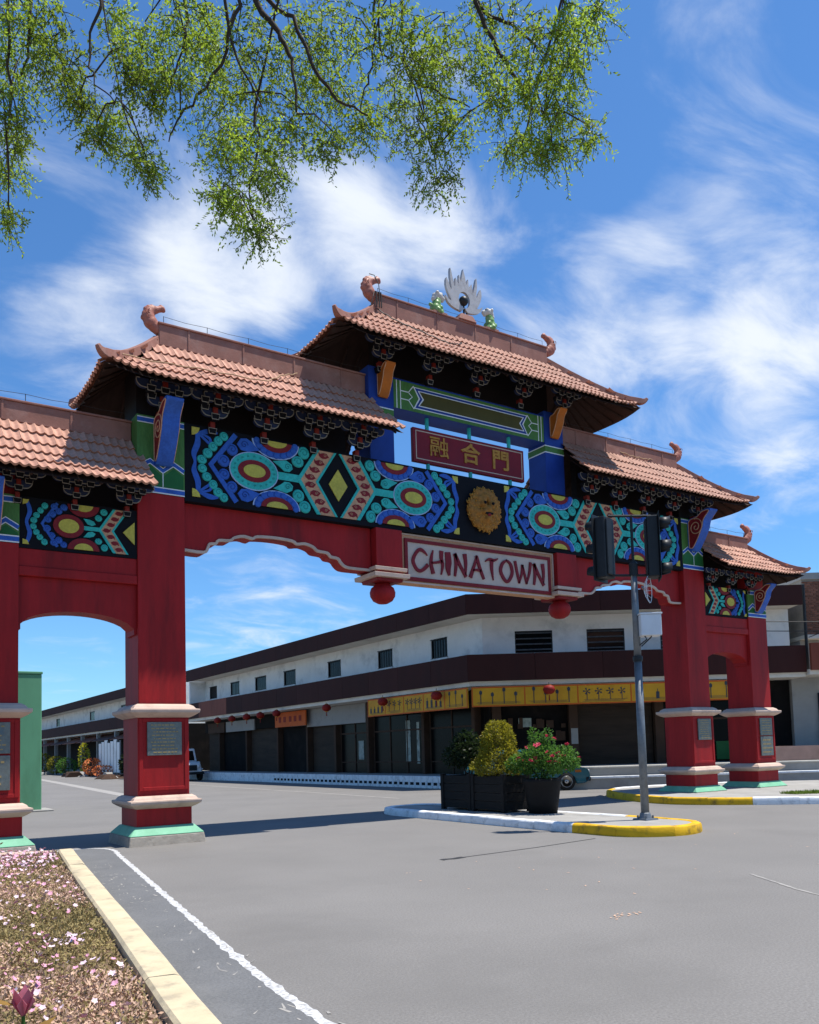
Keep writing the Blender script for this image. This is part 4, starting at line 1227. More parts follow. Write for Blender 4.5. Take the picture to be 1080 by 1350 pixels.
# ---- kerbs built of separate stones
def offset_path(pts, d):
    P = [Vector((x, y, 0)) for x, y in pts]
    o = []
    for i, p in enumerate(P):
        t = (P[min(i+1, len(P)-1)]-P[max(i-1, 0)]).normalized()
        o.append((p.x-t.y*d, p.y+t.x*d))
    return o
def kerb(pts, w, h, mats, step, name, parent=None, jit=.006, seed=1):
    """pts: outer edge; w: width to the left of travel; mats(i, n, x, y) -> material"""
    rr = random.Random(seed)
    P = [Vector((x, y, 0)) for x, y in pts]
    L = [0]
    for a, b in zip(P[:-1], P[1:]): L.append(L[-1]+(b-a).length)
    n = max(1, round(L[-1]/step))
    def at(s):
        for i in range(len(L)-1):
            if s <= L[i+1]+1e-6: return P[i].lerp(P[i+1], (s-L[i])/max(L[i+1]-L[i], 1e-6))
        return P[-1]
    for i in range(n):
        k = 4
        ss = [L[-1]*(i+(j/k)*.996+.002)/n for j in range(k+1)]
        q = [at(s) for s in ss]
        vs = []; fs = []
        hh = h+rr.uniform(-jit, jit)
        for j, p in enumerate(q):
            e = .02
            t = (at(min(ss[j]+e, L[-1]))-at(max(ss[j]-e, 0))).normalized()
            a = Vector((-t.y, t.x, 0))
            sec = ((.012, -.06), (0, h*.2), (.008, hh-.045), (.022, hh-.014), (.055, hh), (w-.03, hh), (w-.008, hh-.02), (w, -.06))
            for dx, z in sec: vs.append(tuple(p+a*dx+Vector((0, 0, z+rr.uniform(-.003, .003)))))
        m_ = 8
        for j in range(k):
            for c in range(m_-1): fs.append((j*m_+c, (j+1)*m_+c, (j+1)*m_+c+1, j*m_+c+1))
        fs += [tuple(range(m_)), tuple(k*m_+c for c in range(m_-1, -1, -1))]
        mid = q[k//2]
        o = MB().add(vs, fs).build(name, mats(i, n, mid.x, mid.y), parent, True)
        try: o.data.set_sharp_from_angle(angle=R(40))
        except Exception: pass

# median island
IS = [(-.2, 2.95), (-.8, 2.9), (-1.25, 2.6), (-1.42, 2.0), (-1.48, 0), (-1.55, -3.0), (-1.56, -4.7)]
IS += [(-.60+.96*math.cos(R(a)), -4.85+.92*math.sin(R(a))) for a in range(190, 351, 20)]
IS += [(.36, -4.7), (.38, -3.0), (.42, 0), (.44, 2.0), (.3, 2.6), (-.15, 2.95)]
isl = struct(MB().slab(offset_path(IS, .16), -.05, .145).build('median_island', CONC))
kerb(IS, .17, .165, lambda i, n, x, y: KERBY if y < -3.72 else KERBW, 1.0, 'kerb_stone', isl, seed=3)
# pavement round the far pillars
CR = [(13.0, 2.2), (10.5, 3.3), (8.2, 3.6), (6.9, 3.1), (6.0, 2.2), (5.35, 1.0), (4.95, 0), (4.78, -.9), (5.0, -1.7), (5.5, -2.45), (6.35, -3.4), (7.6, -4.6), (9.5, -6.2), (14, -9.8), (22, -16)]
CRS = smooth_path(CR, 4)
cor = struct(MB().slab(offset_path(CRS, .15)+[(24, -12), (20, -3)], -.05, .15).build('corner_pavement', CONC))
kerb(CRS, .17, .175, lambda i, n, x, y: KERBY if (y > -2.75 and x < 7) else KERBW, 1.0, 'kerb_stone', cor, seed=4)
# left planting bed
BD_ = [(-9.13, -1.30), (-9.20, -1.75), (-9.46, -3.6), (-9.76, -5.78), (-10.02, -7.73), (-10.21, -9.07), (-10.38, -10.25), (-10.86, -14), (-11.36, -18)]
BDS = BD_
bed = struct(MB().slab(offset_path(BDS, -.16)+[(-20, -18), (-20, 3.2), (-13, .35), (-10.2, -.95)], -.05, .105).build('bed_soil', SOIL))
kerb(BDS[::-1], .24, .175, lambda i, n, x, y: KERBC, 2.2, 'kerb_stone', bed, seed=5)
kerb([(-9.36, -1.20), (-10.2, -.80), (-13, .5)], .22, .16, lambda i, n, x, y: CREAM, 1.1, 'kerb_stone', bed, seed=6)

# ---- ground cover of the bed
def leaf_quad(mb, p, d, n, L, w):
    d = d.normalized(); a = d.cross(n)
    if a.length < 1e-4: a = Vector((1, 0, 0))
    a = a.normalized()*w/2
    m_ = p+d*L*.5
    mb.v += [tuple(p), tuple(m_+a), tuple(p+d*L), tuple(m_-a)]
    o = len(mb.v)-4
    mb.f.append((o, o+1, o+2, o+3))
def rnd_dir(rr, up=0.0):
    while True:
        v = Vector((rr.uniform(-1, 1), rr.uniform(-1, 1), rr.uniform(-1, 1)))
        if .05 < v.length < 1: break
    v.normalize(); v.z += up
    return v.normalized()
rr = random.Random(21)
cov1, cov2 = MB(), MB()
def bed_edge(y): 
    for (xa, ya), (xb, yb) in zip(BDS[:-1], BDS[1:]):
        if yb <= y <= ya: return xa+(xb-xa)*(ya-y)/max(ya-yb, 1e-6)
    return -10.9 if y < -14 else -9.2
from mathutils import noise as mnoise
for i in range(110000):
    y = -1.45-(rr.random()**1.15)*11.2
    xe = bed_edge(y)-.27
    x = xe-rr.random()**1.2*(1.9 if y > -7 else 1.5)
    nn = mnoise.noise(Vector((x*1.3, y*1.3, 0)))
    if rr.random() > .75+nn*.6: continue
    z = .10+rr.random()**2*(.07+.05*nn)
    g = mnoise.noise(Vector((x*.9+7, y*.9, 3)))
    leaf_quad(cov1 if g+rr.uniform(-.25, .25) > .02 else cov2, Vector((x, y, z)), rnd_dir(rr, .45), rnd_dir(rr, .5), rr.uniform(.018, .045), rr.uniform(.008, .018))
c1 = cov1.build('ground_cover', DRYM, None, kind='stuff')
c1['label'] = 'olive dry ground cover in the planting bed beside the cream kerb'; c1['category'] = 'ground cover'
c2 = cov2.build('ground_cover', DRYB, None, kind='stuff')
c2['label'] = 'brown withered ground cover in the planting bed beside the cream kerb'; c2['category'] = 'ground cover'
fw, fp = MB(), MB()
def blossom(mb, c, r_, rr):
    n = rnd_dir(rr, 1.3)
    a = n.cross(Vector((1, .3, 0))).normalized(); b = n.cross(a)
    for k in range(5):
        t = R(72*k+rr.uniform(-10, 10))
        d = a*math.cos(t)+b*math.sin(t)
        leaf_quad(mb, c, d+n*.25, n, r_, r_*.8)
patches = [(-9.9, -1.6, .5, 260), (-10.2, -2.6, .45, 150), (-9.75, -2.2, .4, 110), (-10.1, -3.6, .5, 60), (-10.3, -4.5, .5, 22), (-10.6, -6.5, .35, 20), (-10.75, -8.2, .22, 26), (-11.05, -8.6, .3, 20), (-10.55, -9.4, .25, 10), (-11.2, -9.6, .3, 24), (-10.9, -10.4, .3, 10), (-11.1, -7.0, .3, 14), (-10.3, -5.5, .6, 60), (-10.8, -7.5, .5, 50), (-11.0, -9.2, .5, 60), (-10.6, -4.0, .8, 60)]
for px, py, pr, cnt in patches:
    for i in range(cnt):
        a = rr.random()*6.283; q = pr*math.sqrt(rr.random())
        x, y = px+q*math.cos(a), py+q*math.sin(a)*1.6
        if x > bed_edge(min(y, -.8))-.3: continue
        blossom(fw if rr.random() < .55 else fp, Vector((x, y, .15+rr.random()*.05)), rr.uniform(.013, .03), rr)
f1 = fw.build('bed_flowers', PALEF, None, kind='stuff'); f1['label'] = 'tiny pale flowers scattered over the dry planting bed'; f1['category'] = 'flowers'
PINKL = mat('light_pink_petal', (0.62, 0.30, 0.40), 0.6, 0.2, 20, 0)
f2 = fp.build('bed_flowers', PINKL, None, kind='stuff'); f2['label'] = 'tiny pink flowers scattered over the dry planting bed'; f2['category'] = 'flowers'
# dark stem clump against the near pillar, and one tall pink bloom close to the camera
st = thing('dry_plant', 'dry brown upright plant at the bed corner by the outermost left pillar', 'plant', (-10.45, -1.6, .1))
mb = MB()
for i in range(26):
    a = rr.random()*6.28; t = rr.uniform(.05, .3)
    mb.tube([(.12*math.cos(a)*rr.random(), .12*math.sin(a)*rr.random(), 0), (.1*math.cos(a), .1*math.sin(a), t), (.2*math.cos(a), .2*math.sin(a), t+.22)], [.012, .008, .004], 4)
mb.build('stem', DRYB, st)
mb = MB()
for i in range(240):
    leaf_quad(mb, Vector((rr.gauss(0, .10), rr.gauss(0, .10), rr.uniform(.05, .5))), rnd_dir(rr, .5), rnd_dir(rr), .07, .03)
mb.build('leaf', DRYM, st, kind='stuff')
pk = thing('pink_flower', 'tall single pink bloom with yellow brown leaves close to the camera', 'flower', (-11.68, -12.50, .1))
MB().tube([(0, 0, 0), (.01, 0, .4), (0, 0, .76)], [.008, .006, .005], 6).build('stem', LEAFG, pk)
mb = MB()
for k in range(5):
    t = R(72*k)
    d = Vector((math.cos(t)*.35, math.sin(t)*.35, 1))
    for j in (0, 1):
        leaf_quad(mb, Vector((0, 0, .75)), d, Vector((-math.sin(t), math.cos(t), .1+.1*j)).cross(d), .085, .05)
mb.build('petal', mat('rose_petal', (0.60, 0.20, 0.27), 0.6, 0.2, 20, 0, trans=(0.6, 0.25, 0.3)), pk)
mb = MB()
for (a, zz_, L) in ((200, .62, .11), (20, .70, .10), (170, .78, .12), (-30, .60, .12), (100, .66, .1)):
    d = Vector((math.cos(R(a)), math.sin(R(a)), .35))
    leaf_quad(mb, Vector((0, 0, zz_)), d, Vector((0, 0, 1)), L, .05)
mb.build('leaf', mat('yellowing_leaf', (0.30, 0.18, 0.05), 0.6, 0.3, 9, 0, trans=(0.4, 0.26, 0.06)), pk)

# grass strip on the far pavement
gr = MB()
rr = random.Random(31)
for i in range(9000):
    t = rr.random()
    x = 7.4+t*8; y = -2.55-t*5.6+rr.uniform(-.1, 1.15)*min(1, .35+t*2)
    leaf_quad(gr, Vector((x, y, .145)), rnd_dir(rr, 1.4), rnd_dir(rr), rr.uniform(.05, .12), .018)
g = gr.build('grass', GRASSM, None, kind='stuff'); g['label'] = 'short green grass strip on the pavement beside the far pillar'; g['category'] = 'grass'

# ================================================================== BUILDINGS
def frame_T(O, d, n):
    O = Vector(O); d = Vector(d).normalized(); n = Vector(n).normalized()
    return lambda q: O+d*q.x+n*q.y+Vector((0, 0, q.z))
BCN = (7.3, 10.2, 0)
TL_ = frame_T(BCN, (0, 1, 0), (1, 0, 0))                       # wing along the street
dR, nR = (0.8316, -0.5554, 0), (0.5554, 0.8316, 0)
TR_ = frame_T(BCN, dR, nR)                                     # wing facing the crossing
def wall_open(T, s0, s1, z0, z1, d0, d1, ops):
    mb = MB(T)
    ops = sorted(ops)
    za, zb = ops[0][2], ops[0][3]
    mb.box(s0, s1, d0, d1, z0, za); mb.box(s0, s1, d0, d1, zb, z1)
    c = s0
    for a, b, _, _ in ops:
        mb.box(c, a, d0, d1, za, zb); c = b
    mb.box(c, s1, d0, d1, za, zb)
    return mb
def window(T, a, b, z0, z1, d, par, bars='h', nb=4):
    w = MB(T)
    f_ = .045
    w.box(a, b, d+.03, d+.09, z1-f_, z1); w.box(a, b, d+.03, d+.09, z0, z0+f_)
    w.box(a, a+f_, d+.03, d+.09, z0+f_, z1-f_); w.box(b-f_, b, d+.03, d+.09, z0+f_, z1-f_)
    o = w.build('window', DKMETAL, par)
    MB(T).box(a+f_, b-f_, d+.07, d+.08, z0+f_, z1-f_).build('pane', GLASSD, o)
    g_ = MB(T)
    if bars == 'h':
        for k in range(nb):
            z = z0+(k+.7)*(z1-z0)/nb
            g_.add([(a+.02, d+.0, z-.05), (b-.02, d+.0, z-.05), (b-.02, d+.055, z+.01), (a+.02, d+.055, z+.01)], [(0, 1, 2, 3)])
        g_.build('louvre', GALV if nb == 4 else DKMETAL, o)
    else:
        for k in range(nb):
            x = a+(k+.5)*(b-a)/nb
            g_.box(x-.012, x+.012, d-.03, d-.012, z0-.02, z1+.02)
        g_.box(a-.03, b+.03, d-.032, d-.010, z1-.02, z1+.01); g_.box(a-.03, b+.03, d-.032, d-.010, z0-.01, z0+.02)
        g_.build('grille', DKMETAL, o)
    MB(T).box(a-.05, b+.05, d-.05, d+.02, z0-.07, z0-.005).build('sill', PLAST, o)

def shop_wing(name, label, T, L, wins, s_wall, fac, nb, bars, extra_z=0.0):
    h = thing(name, label, 'building', tuple(T(Vector((0, 0, 0)))))
    hT = lambda q: T(q)-h.location
    TT = lambda q: hT(q)
    z = extra_z
    # boards of the roof edge and of the balcony front
    nbp = max(2, int(L/2.4))
    for k in range(nbp):
        a, b = L*k/nbp, L*(k+1)/nbp
        mt = fac
        MB(TT).box(a+.006, b-.006, 0, .12, 6.50+z, 7.25+z).build('roof_fascia', mt, h)
        MB(TT).box(a+.006, b-.006, 0, .12, 3.97+z, 4.97+z).build('balcony_front', FASCR if (nb == 6 and 24.6 < (a+b)/2 < 28.5) else mt, h)
    MB(TT).box(.1, L, .121, 7.0, 6.54+z, 7.10+z).build('roof_slab', CREAMW, h)
    MB(TT).box(.05, L, .121, 7.0, 3.80+z, 4.05+z).build('balcony_slab', CREAMW, h)
    wall_open(TT, s_wall, L, 4.05+z, 6.54+z, 1.30, 1.50, wins).build('upper_wall', PLAST, h)
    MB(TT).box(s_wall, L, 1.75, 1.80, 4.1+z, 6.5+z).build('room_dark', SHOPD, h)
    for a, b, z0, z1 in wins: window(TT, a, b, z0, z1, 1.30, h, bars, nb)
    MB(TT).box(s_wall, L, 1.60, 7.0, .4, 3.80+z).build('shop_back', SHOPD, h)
    return h, TT
winL = [(3.0, 4.15, 5.27, 6.08), (7.2, 8.45, 5.27, 6.08), (12.0, 13.35, 5.27, 6.08), (17.1, 18.6, 5.27, 6.08), (21.0, 22.6, 5.27, 6.08), (25.05, 26.5, 5.27, 6.08), (28.9, 30.2, 5.27, 6.08)]
WL, TWL = shop_wing('shop_building', 'long white upper storey with brown bands and shaded shops along the street', TL_, 31.2, winL, .69, FASC, 6, 'v')
winR = [(1.96, 3.42, 5.12, 5.98), (4.75, 6.22, 5.12, 5.98), (7.6, 9.05, 5.12, 5.98)]
WR, TWR = shop_wing('shop_building', 'white and brown shop front facing the crossing with a yellow banner', TR_, 12.6, winR, .70, FASC, 4, 'h', .004)
WF, TWF = shop_wing('shop_building', 'distant white and brown shophouses seen between the two left pillars', frame_T((7.3, 44.0, 0), (0, 1, 0), (1, 0, 0)), 62, [(a, a+1.9, 5.3, 6.15) for a in (8.5, 16.5, 28, 44)], 0.0, FASC, 5, 'v')
# white end face of the street wing's upper floor
MB(TWL).box(31.0, 31.2, .2, 1.30, 4.98, 6.5).build('end_wall', PLAST, WL)
MB(TWF).box(-.2, 0, .13, 7, 3.8, 7.2).build('end_wall', PLAST, WF)
MB(TWF).box(-.2, 0, .3, 7, .4, 3.798).build('lower_end_wall', SHOPD, WF)

# shop fronts on the street wing
def shopfront(T, h, a, b, kind):
    d = 1.58
    if kind == 'glass':
        f_ = MB(T)
        n = max(2, int((b-a)/1.1))
        for k in range(n+1):
            x = a+(b-a)*k/n
            f_.box(x-.03, x+.03, d-.08, d-.01, .45, 3.05)
        f_.box(a, b, d-.07, d-.012, 2.35, 2.42); f_.box(a, b, d-.07, d-.012, .95, 1.0)
        o = f_.build('shop_window', COLB, h)
        for k in range(n):
            MB(T).box(a+(b-a)*k/n+.031, a+(b-a)*(k+1)/n-.031, d-.045, d-.035, .46, 3.04).build('pane', SHOPGL, o)
    elif kind == 'shutter':
        o = MB(T).box(a, b, d-.03, d-.012, .45, 3.1).build('shutter', SHUT, h)
        k = 0
        z = .5
        while z < 3.05:
            MB(T).box(a+.03, b-.03, d-.055, d-.031, z, z+.085).build('shutter_slat', SHUT, o)
            z += .10
    elif kind == 'board':
        o = MB(T).box(a, b, d-.03, d-.012, .45, 3.1).build('board_wall', SHOPD, h)
def post(T, h, s, w=.3, mt=COLB, d0=1.25):
    MB(T).box(s-w/2, s+w/2, d0, d0+.34, .4, 3.80).build('shop_pillar', mt, h, bevel=.01)
for s in (1.4, 4.9, 9.5, 12.7, 15.8, 19.5, 24, 28.5): post(TWL, WL, s, .20, COLB)
for a, b, kd in ((1.6, 4.7, 'glass'), (5.1, 9.3, 'glass'), (9.7, 12.5, 'glass'), (12.9, 15.6, 'shutter'), (16, 19.3, 'board'), (19.7, 23.8, 'shutter'), (24.2, 28.3, 'board'), (28.7, 31, 'shutter')):
    shopfront(TWL, WL, a, b, kd)
MB(TWL).box(9.6, 15.7, 1.22, 1.56, 2.86, 3.78).build('lintel', GREYW, WL)
MB(TWL).box(15.9, 31, 1.24, 1.56, 3.0, 3.78).build('lintel', SHOPD, WL)
for a, b in ((15.7, 17.6), (22.5, 27.0), (27.3, 30.2)):
    MB(TWL).box(a, b, 1.15, 1.22, 2.95, 3.6).build('shop_board', GREYW if a < 23 else COLB, WL)
for s in (1.15, 4.1, 7.4, 10.6): post(TWR, WR, s, .34, COLB)
shopfront(TWR, WR, 1.35, 3.9, 'board'); shopfront(TWR, WR, 4.3, 7.2, 'shutter'); shopfront(TWR, WR, 7.6, 10.4, 'glass')
# goods glimpsed in the open shop
rg = random.Random(3)
gd = MB(TWR)
for i in range(22):
    a = rg.uniform(1.5, 3.7); z = rg.choice((.5, .5, 1.1, 1.7, 2.2)); w = rg.uniform(.12, .3)
    gd.box(a, a+w, 1.50-w*.3, 1.545, z, z+rg.uniform(.15, .45))
gd.build('shop_goods', COLB, WR, kind='stuff')
MB(TWR).box(3.98, 4.24, 1.22, 1.245, 1.55, 2.15).build('notice', GREYW, WR)

# pale panels painted as reflections in the shop glass, then crossing shop displays
PALEG = mat('pale_reflection_display', (.30, .34, .30), .6, .4, 3, dirt=(.05, .06, .05), dirt_amt=.8, dirt_scale=4)
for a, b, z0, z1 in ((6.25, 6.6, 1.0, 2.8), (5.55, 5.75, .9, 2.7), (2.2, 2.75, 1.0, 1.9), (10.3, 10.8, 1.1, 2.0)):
    MB(TWL).box(a, b, 1.515, 1.534, z0, z1).build('reflection_panel', PALEG, WL)
for i, (a, b, z0, z1, mt) in enumerate(((1.5, 1.75, 1.5, 2.1, MAROON), (2.0, 2.5, 2.25, 2.6, PALEG), (2.9, 3.3, 1.0, 1.3, BANO), (8.0, 8.5, .8, 1.3, DGREEN), (8.8, 9.2, 1.5, 2.4, PALEG), (9.6, 10.1, .8, 1.5, DGREEN))):
    MB(TWR).box(a, b, 1.46, 1.495, z0, z1).build('shop_display', mt, WR, bevel=.01)
# yellow banners with lamp pictures
def banner(T, h, a, b, z0, z1, d, cells, seed, redframe=BANO):
    o = MB(T).box(a, b, d, d+.05, z0, z1).build('banner', BANY, h)
    rr = random.Random(seed)
    e = MB(T)
    e.box(a, b, d-.006, d-.001, z1-.05, z1); e.box(a, b, d-.006, d-.001, z0, z0+.05)
    for k in range(cells+1):
        x = a+(b-a)*k/cells
        x = min(max(x, a+.025), b-.025)
        e.box(x-.022, x+.022, d-.007, d-.0015, z0+.051, z1-.051)
    e.build('banner_border', redframe, o)
    p = MB(T)
    for k in range(cells):
        x0 = a+(b-a)*k/cells+.12; x1 = a+(b-a)*(k+1)/cells-.12
        n = rr.choice((3, 4))
        style = rr.choice(('post', 'fan', 'box'))
        for i in range(n):
            x = x0+(x1-x0)*(i+.5)/n; zc = (z0+z1)/2
            hgt = rr.uniform(.28, .5)
            if style == 'post':
                p.box(x-.016, x+.016, d-.008, d-.001, zc-.28, zc-.28+hgt)
                p.prism([(x-.05, zc-.28+hgt), (x+.05, zc-.28+hgt), (x+.06, zc-.18+hgt), (x, zc-.12+hgt), (x-.06, zc-.18+hgt)], d-.008, d-.001)
            elif style == 'fan':
                p.box(x-.012, x+.012, d-.008, d-.001, zc-.22, zc+.1)
                for q in range(5):
                    an = R(q*72+20)
                    p.prism([(x, zc+.1), (x+.15*math.cos(an), zc+.1+.13*math.sin(an)), (x+.14*math.cos(an+.5), zc+.1+.12*math.sin(an+.5))], d-.008, d-.001)
            else:
                p.box(x-.06, x+.06, d-.008, d-.001, zc-.24, zc-.24+hgt*.6)
                p.box(x-.012, x+.012, d-.008, d-.001, zc-.24+hgt*.6, zc-.2+hgt*.75)
        for q in range(3):      # grey lines of small print
            p.box(x0+rr.random()*.2, x1-rr.random()*.3, d-.0045, d-.001, z0+.09+q*.035, z0+.10+q*.035)
    p.build('lamp_print', BANP, o)
banner(TWL, WL, .15, 7.4, 3.0, 3.76, .06, 5, 2)
banner(TWR, WR, .12, 10.0, 3.02, 3.76, .06, 5, 7)
MB(TWL).box(15.2, 19.0, .9, .96, 2.95, 3.75).build('orange_banner', BANO, WL)
mk = MB(TWL)
for s in (15.7, 16.3, 16.9, 17.6, 18.2): mk.box(s, s+.3, .892, .899, 3.2, 3.5)
mk.build('banner_print', mat('banner_dark_red', (0.22, 0.02, 0.012), 0.6, 0.2, 6), WL)
# ramshackle awnings of the far wing
for k in range(9):
    a = 4+k*6.2
    MB(TWF).add([(a, -.4, 3.1), (a+5.6, -.4, 3.1), (a+5.6, 1.2, 3.75), (a, 1.2, 3.75), (a, -.4, 3.04), (a+5.6, -.4, 3.04), (a+5.6, 1.2, 3.69), (a, 1.2, 3.69)],
                [(0, 1, 2, 3), (7, 6, 5, 4), (0, 4, 5, 1), (1, 5, 6, 2), (2, 6, 7, 3), (3, 7, 4, 0)]).build('awning', mat('awning_rust%d' % (k % 3), ((.16, .05, .03), (.20, .07, .04), (.10, .045, .035))[k % 3], .7, .3, 2), WF)
    post(TWF, WF, a, .3, GREYW, 0.2)

# pavements along the shops
pv = struct(MB(TL_).slab([(-.55, -.45), (62, -.45), (96, -.45), (96, 2), (-.55, 2)], -.05, .46).build('shop_pavement', CONC))
TP = frame_T((6.75, 10.2, 0), (0, 1, 0), (1, 0, 0))
k = 0
while k < 120:
    s = -1.1+k*.40
    if s > 33: break
    mb = MB(TP).box(s+.01, s+.39, -.02, .09, .0, .47)
    mb.build('kerb_block', KERBW, pv, bevel=.02)
    if s < 16:
        MB(TP).box(s+.08, s+.32, -.026, -.02, .12, .23).build('drain_hole', BLACKP, pv)
    k += 1
MB(TP).box(32.4, 95, -.02, .09, 0, .30).build('kerb_edge', CONC, pv)
pr_ = struct(MB(TR_).slab([(-1.0, -2.7), (30, -2.7), (30, 2.0), (-1.0, 2.0)], -.05, .40).build('shop_step', CONC))
MB(TR_).box(-1.02, 16, -2.74, -2.55, .36, .43).build('step_edge', KERBW, pr_, bevel=.01)
MB(TR_).box(1.0, 16, -1.6, 2.0, .401, .72).build('upper_step', CONC, pr_)
MB(TR_).box(.98, 16, -1.64, -1.5, .69, .74).build('step_edge', CREAMW, pr_, bevel=.01)

# building beyond the far pillar: white recess, grey wall, brick upper part
rb_ = thing('brick_building', 'grey and brick building with a rust band behind the far right pillar', 'building', tuple(TR_(Vector((12.6, 0, 0)))))
TB_ = lambda q: TR_(Vector((q.x, q.y, q.z)))-rb_.location
for k in range(4):
    a = 12.65+k*2.4
    MB(TB_).box(a, a+2.38, -.30, -.16, 4.02, 5.02).build('balcony_front', FASCR, rb_)
MB(TB_).box(12.62, 22, -.155, 6, 3.86, 4.06).build('balcony_slab', CREAMW, rb_)
MB(TB_).box(12.62, 22, 1.4, 6, .3, 3.86).build('lower_wall', GREYW, rb_)
MB(TB_).box(13.6, 19, 1.30, 1.398, .7, 3.25).build('garage_opening', NAVY, rb_)
for k in range(7): MB(TB_).box(13.7+k*.75, 13.75+k*.75, 1.27, 1.299, .7, 3.2).build('gate_bar', DKMETAL, rb_)
MB(TB_).box(13.0, 22, .9, 6, 5.45, 7.6).build('upper_wall', MORTAR, rb_)
MB(TB_).box(12.95, 22, .75, 6, 5.30, 5.448).build('ledge', CREAMW, rb_)
MB(TB_).box(12.95, 22, .8, 6, 7.6, 7.85).build('parapet', GREYW, rb_)
MB(TB_).box(13.0, 22, 1.3, 6, 4.07, 5.29).build('middle_wall', GREYW, rb_)
brm = MB().box(0, .19, 0, .05, 0, .062).mesh('brick', BRICK)
M0 = Matrix((Vector(dR), Vector(nR), Vector((0, 0, 1)))).transposed().to_4x4()
for r_ in range(27):
    for c in range(10):
        s = 13.02+c*.21+(.105 if r_ % 2 else 0)
        mw = M0.copy(); mw.translation = TB_(Vector((s, .865+random.uniform(-.004, .006), 5.48+r_*.076)))
        ob('brick', brm, rb_, mw)
MB(TB_).tube([(12.78, .3, 3.9), (12.78, .3, 7.3)], .06, 8).build('downpipe', DKMETAL, rb_)
MB(TB_).box(10.8, 13.5, -.4, .0, .73, 1.25).build('low_wall', mat('pink_render', (.42, .26, .20), .8, .15, 3), rb_)
rbn = thing('rubbish_bin', 'dark blue box bin beside the steps at the far right', 'bin', tuple(TR_(Vector((13.9, -.5, .72)))))
TBN = lambda q: TR_(Vector((13.9+q.x, -.5+q.y, .72+q.z)))-rbn.location
MB(TBN).frustum(0, 0, 0, .62, .55, .32, .62, .36).build('body', mat('bin_blue', (.02, .028, .09), .5, .15, 4), rbn, bevel=.02)
MB(TBN).box(-.66, .66, -.40, .40, .62, .70).build('lid', mat('bin_blue', (.02, .028, .09)), rbn, bevel=.02)
# overhead wires at the far right
for i, (za, zb, sa, sb) in enumerate(((5.9, 6.1, 9, 24), (5.55, 5.75, 9, 24), (5.2, 7.0, 12.5, 15.5), (4.7, 7.4, 12.9, 18))):
    w = MB()
    q = []
    for k in range(13):
        t = k/12
        q.append(TR_(Vector((sa+(sb-sa)*t, -.5, za+(zb-za)*t-.25*math.sin(math.pi*t)))))
    w.tube(q, .016, 5)
    tag(w.build('overhead_wire', WIREM), ('upper slack cable strung along the far right wall', 'lower slack cable strung along the far right wall', 'short steep cable rising past the rust balcony band', 'long steep cable rising towards the brick wall')[i], 'cable', 'cables at the far right')

# ---- red lanterns under the balcony
lan = None
def lantern(P, r_, label):
    o = thing('lantern', label, 'lantern', P, 0, 'red paper lanterns under the balcony')
    for nm, mb, mt in (('shade', MB().lathe([(.35*r_, -.72*r_), (.8*r_, -.5*r_), (r_, 0), (.8*r_, .5*r_), (.35*r_, .72*r_)], n=16), LANT),
                       ('cap', MB().lathe([(.36*r_, .70*r_), (.36*r_, .84*r_), (.05*r_, .86*r_)], n=12), GOLD), ('foot', MB().lathe([(.36*r_, -.84*r_), (.36*r_, -.70*r_)], n=12), GOLD),
                       ('tassel', MB().tube([(0, 0, -.84*r_), (0, 0, -1.7*r_)], [.06*r_, .12*r_], 6), LANT), ('cord', MB().tube([(0, 0, .84*r_), (0, 0, 3.84-P[2])], .012, 5), WIREM)):
        mb.build(nm, mt, o, nm == 'shade')
LANP = [((7.05, 11.9, 3.56), 'red lantern over the yellow banner beside the corner of the building'), ((7.05, 15.84, 3.57), 'red lantern near the far end of the street side yellow banner'),
        ((7.05, 20.9, 3.60), 'lone red lantern over the grey shop front'), ((7.05, 26.5, 3.62), 'red lantern hanging before the orange banner, nearer the corner'),
        ((7.05, 28.6, 3.62), 'red lantern hanging at the far edge of the orange banner'), ((7.05, 30.5, 3.62), 'red lantern just beyond the orange banner'), ((7.05, 32.7, 3.62), 'red lantern second past the orange banner'),
        ((7.05, 35.0, 3.62), 'red lantern farthest down the street'), (tuple(TR_(Vector((2.95, -.28, 3.57)))), 'red lantern on the banner that faces the crossing')]
for P, l in LANP: lantern(P, .23, l)

# green pylon behind the left pillars
py = thing('green_pylon', 'tall plain green pylon standing behind the outermost left pillar', 'pylon', (-7.65, 12.75, 0))
MB().box(-.55, .55, -.35, .35, 0, 4.08).build('body', PYLON, py, bevel=.03)
MB().box(-.575, .575, -.375, .375, 4.08, 4.16).build('cap', PYLON, py, bevel=.02)
MB().box(-.75, .85, -.6, .6, 0, .05).build('base', CONC, py, bevel=.02)

# ================================================================== TRAFFIC LIGHT
PX, PY = -.12, -4.45
tl = thing('traffic_light', 'grey traffic light pole with two dark signal heads on the yellow kerbed island', 'traffic light', (PX, PY, .145))
dV, nV = Vector(dR), Vector(nR)
T3 = lambda q: dV*q.x+nV*q.y+Vector((0, 0, q.z))
MB().tube([(0, 0, 0), (0, 0, 2.9)], [.075, .068], 14).build('pole', GALV, tl, True)
MB().tube([(0, 0, 2.9), (0, 0, 4.62)], [.066, .058], 14).build('upper_pole', GALV, tl, True)
MB().lathe([(.085, 2.84), (.088, 2.88), (.085, 2.93)], n=14).build('pole_collar', DKMETAL, tl)
MB().tube([(0, 0, 4.40), (0, 0, 4.62), (0, 0, 4.66)], [.08, .08, .05], 12).build('pole_cap', DKMETAL, tl)
MB().tube([(0, 0, 4.6), (0, 0, 5.52)], .026, 8).build('top_stem', DKMETAL, tl)
MB(T3).tube([(-.42, 0, 5.52), (.36, 0, 5.50)], .024, 8).build('cross_arm', DKMETAL, tl)
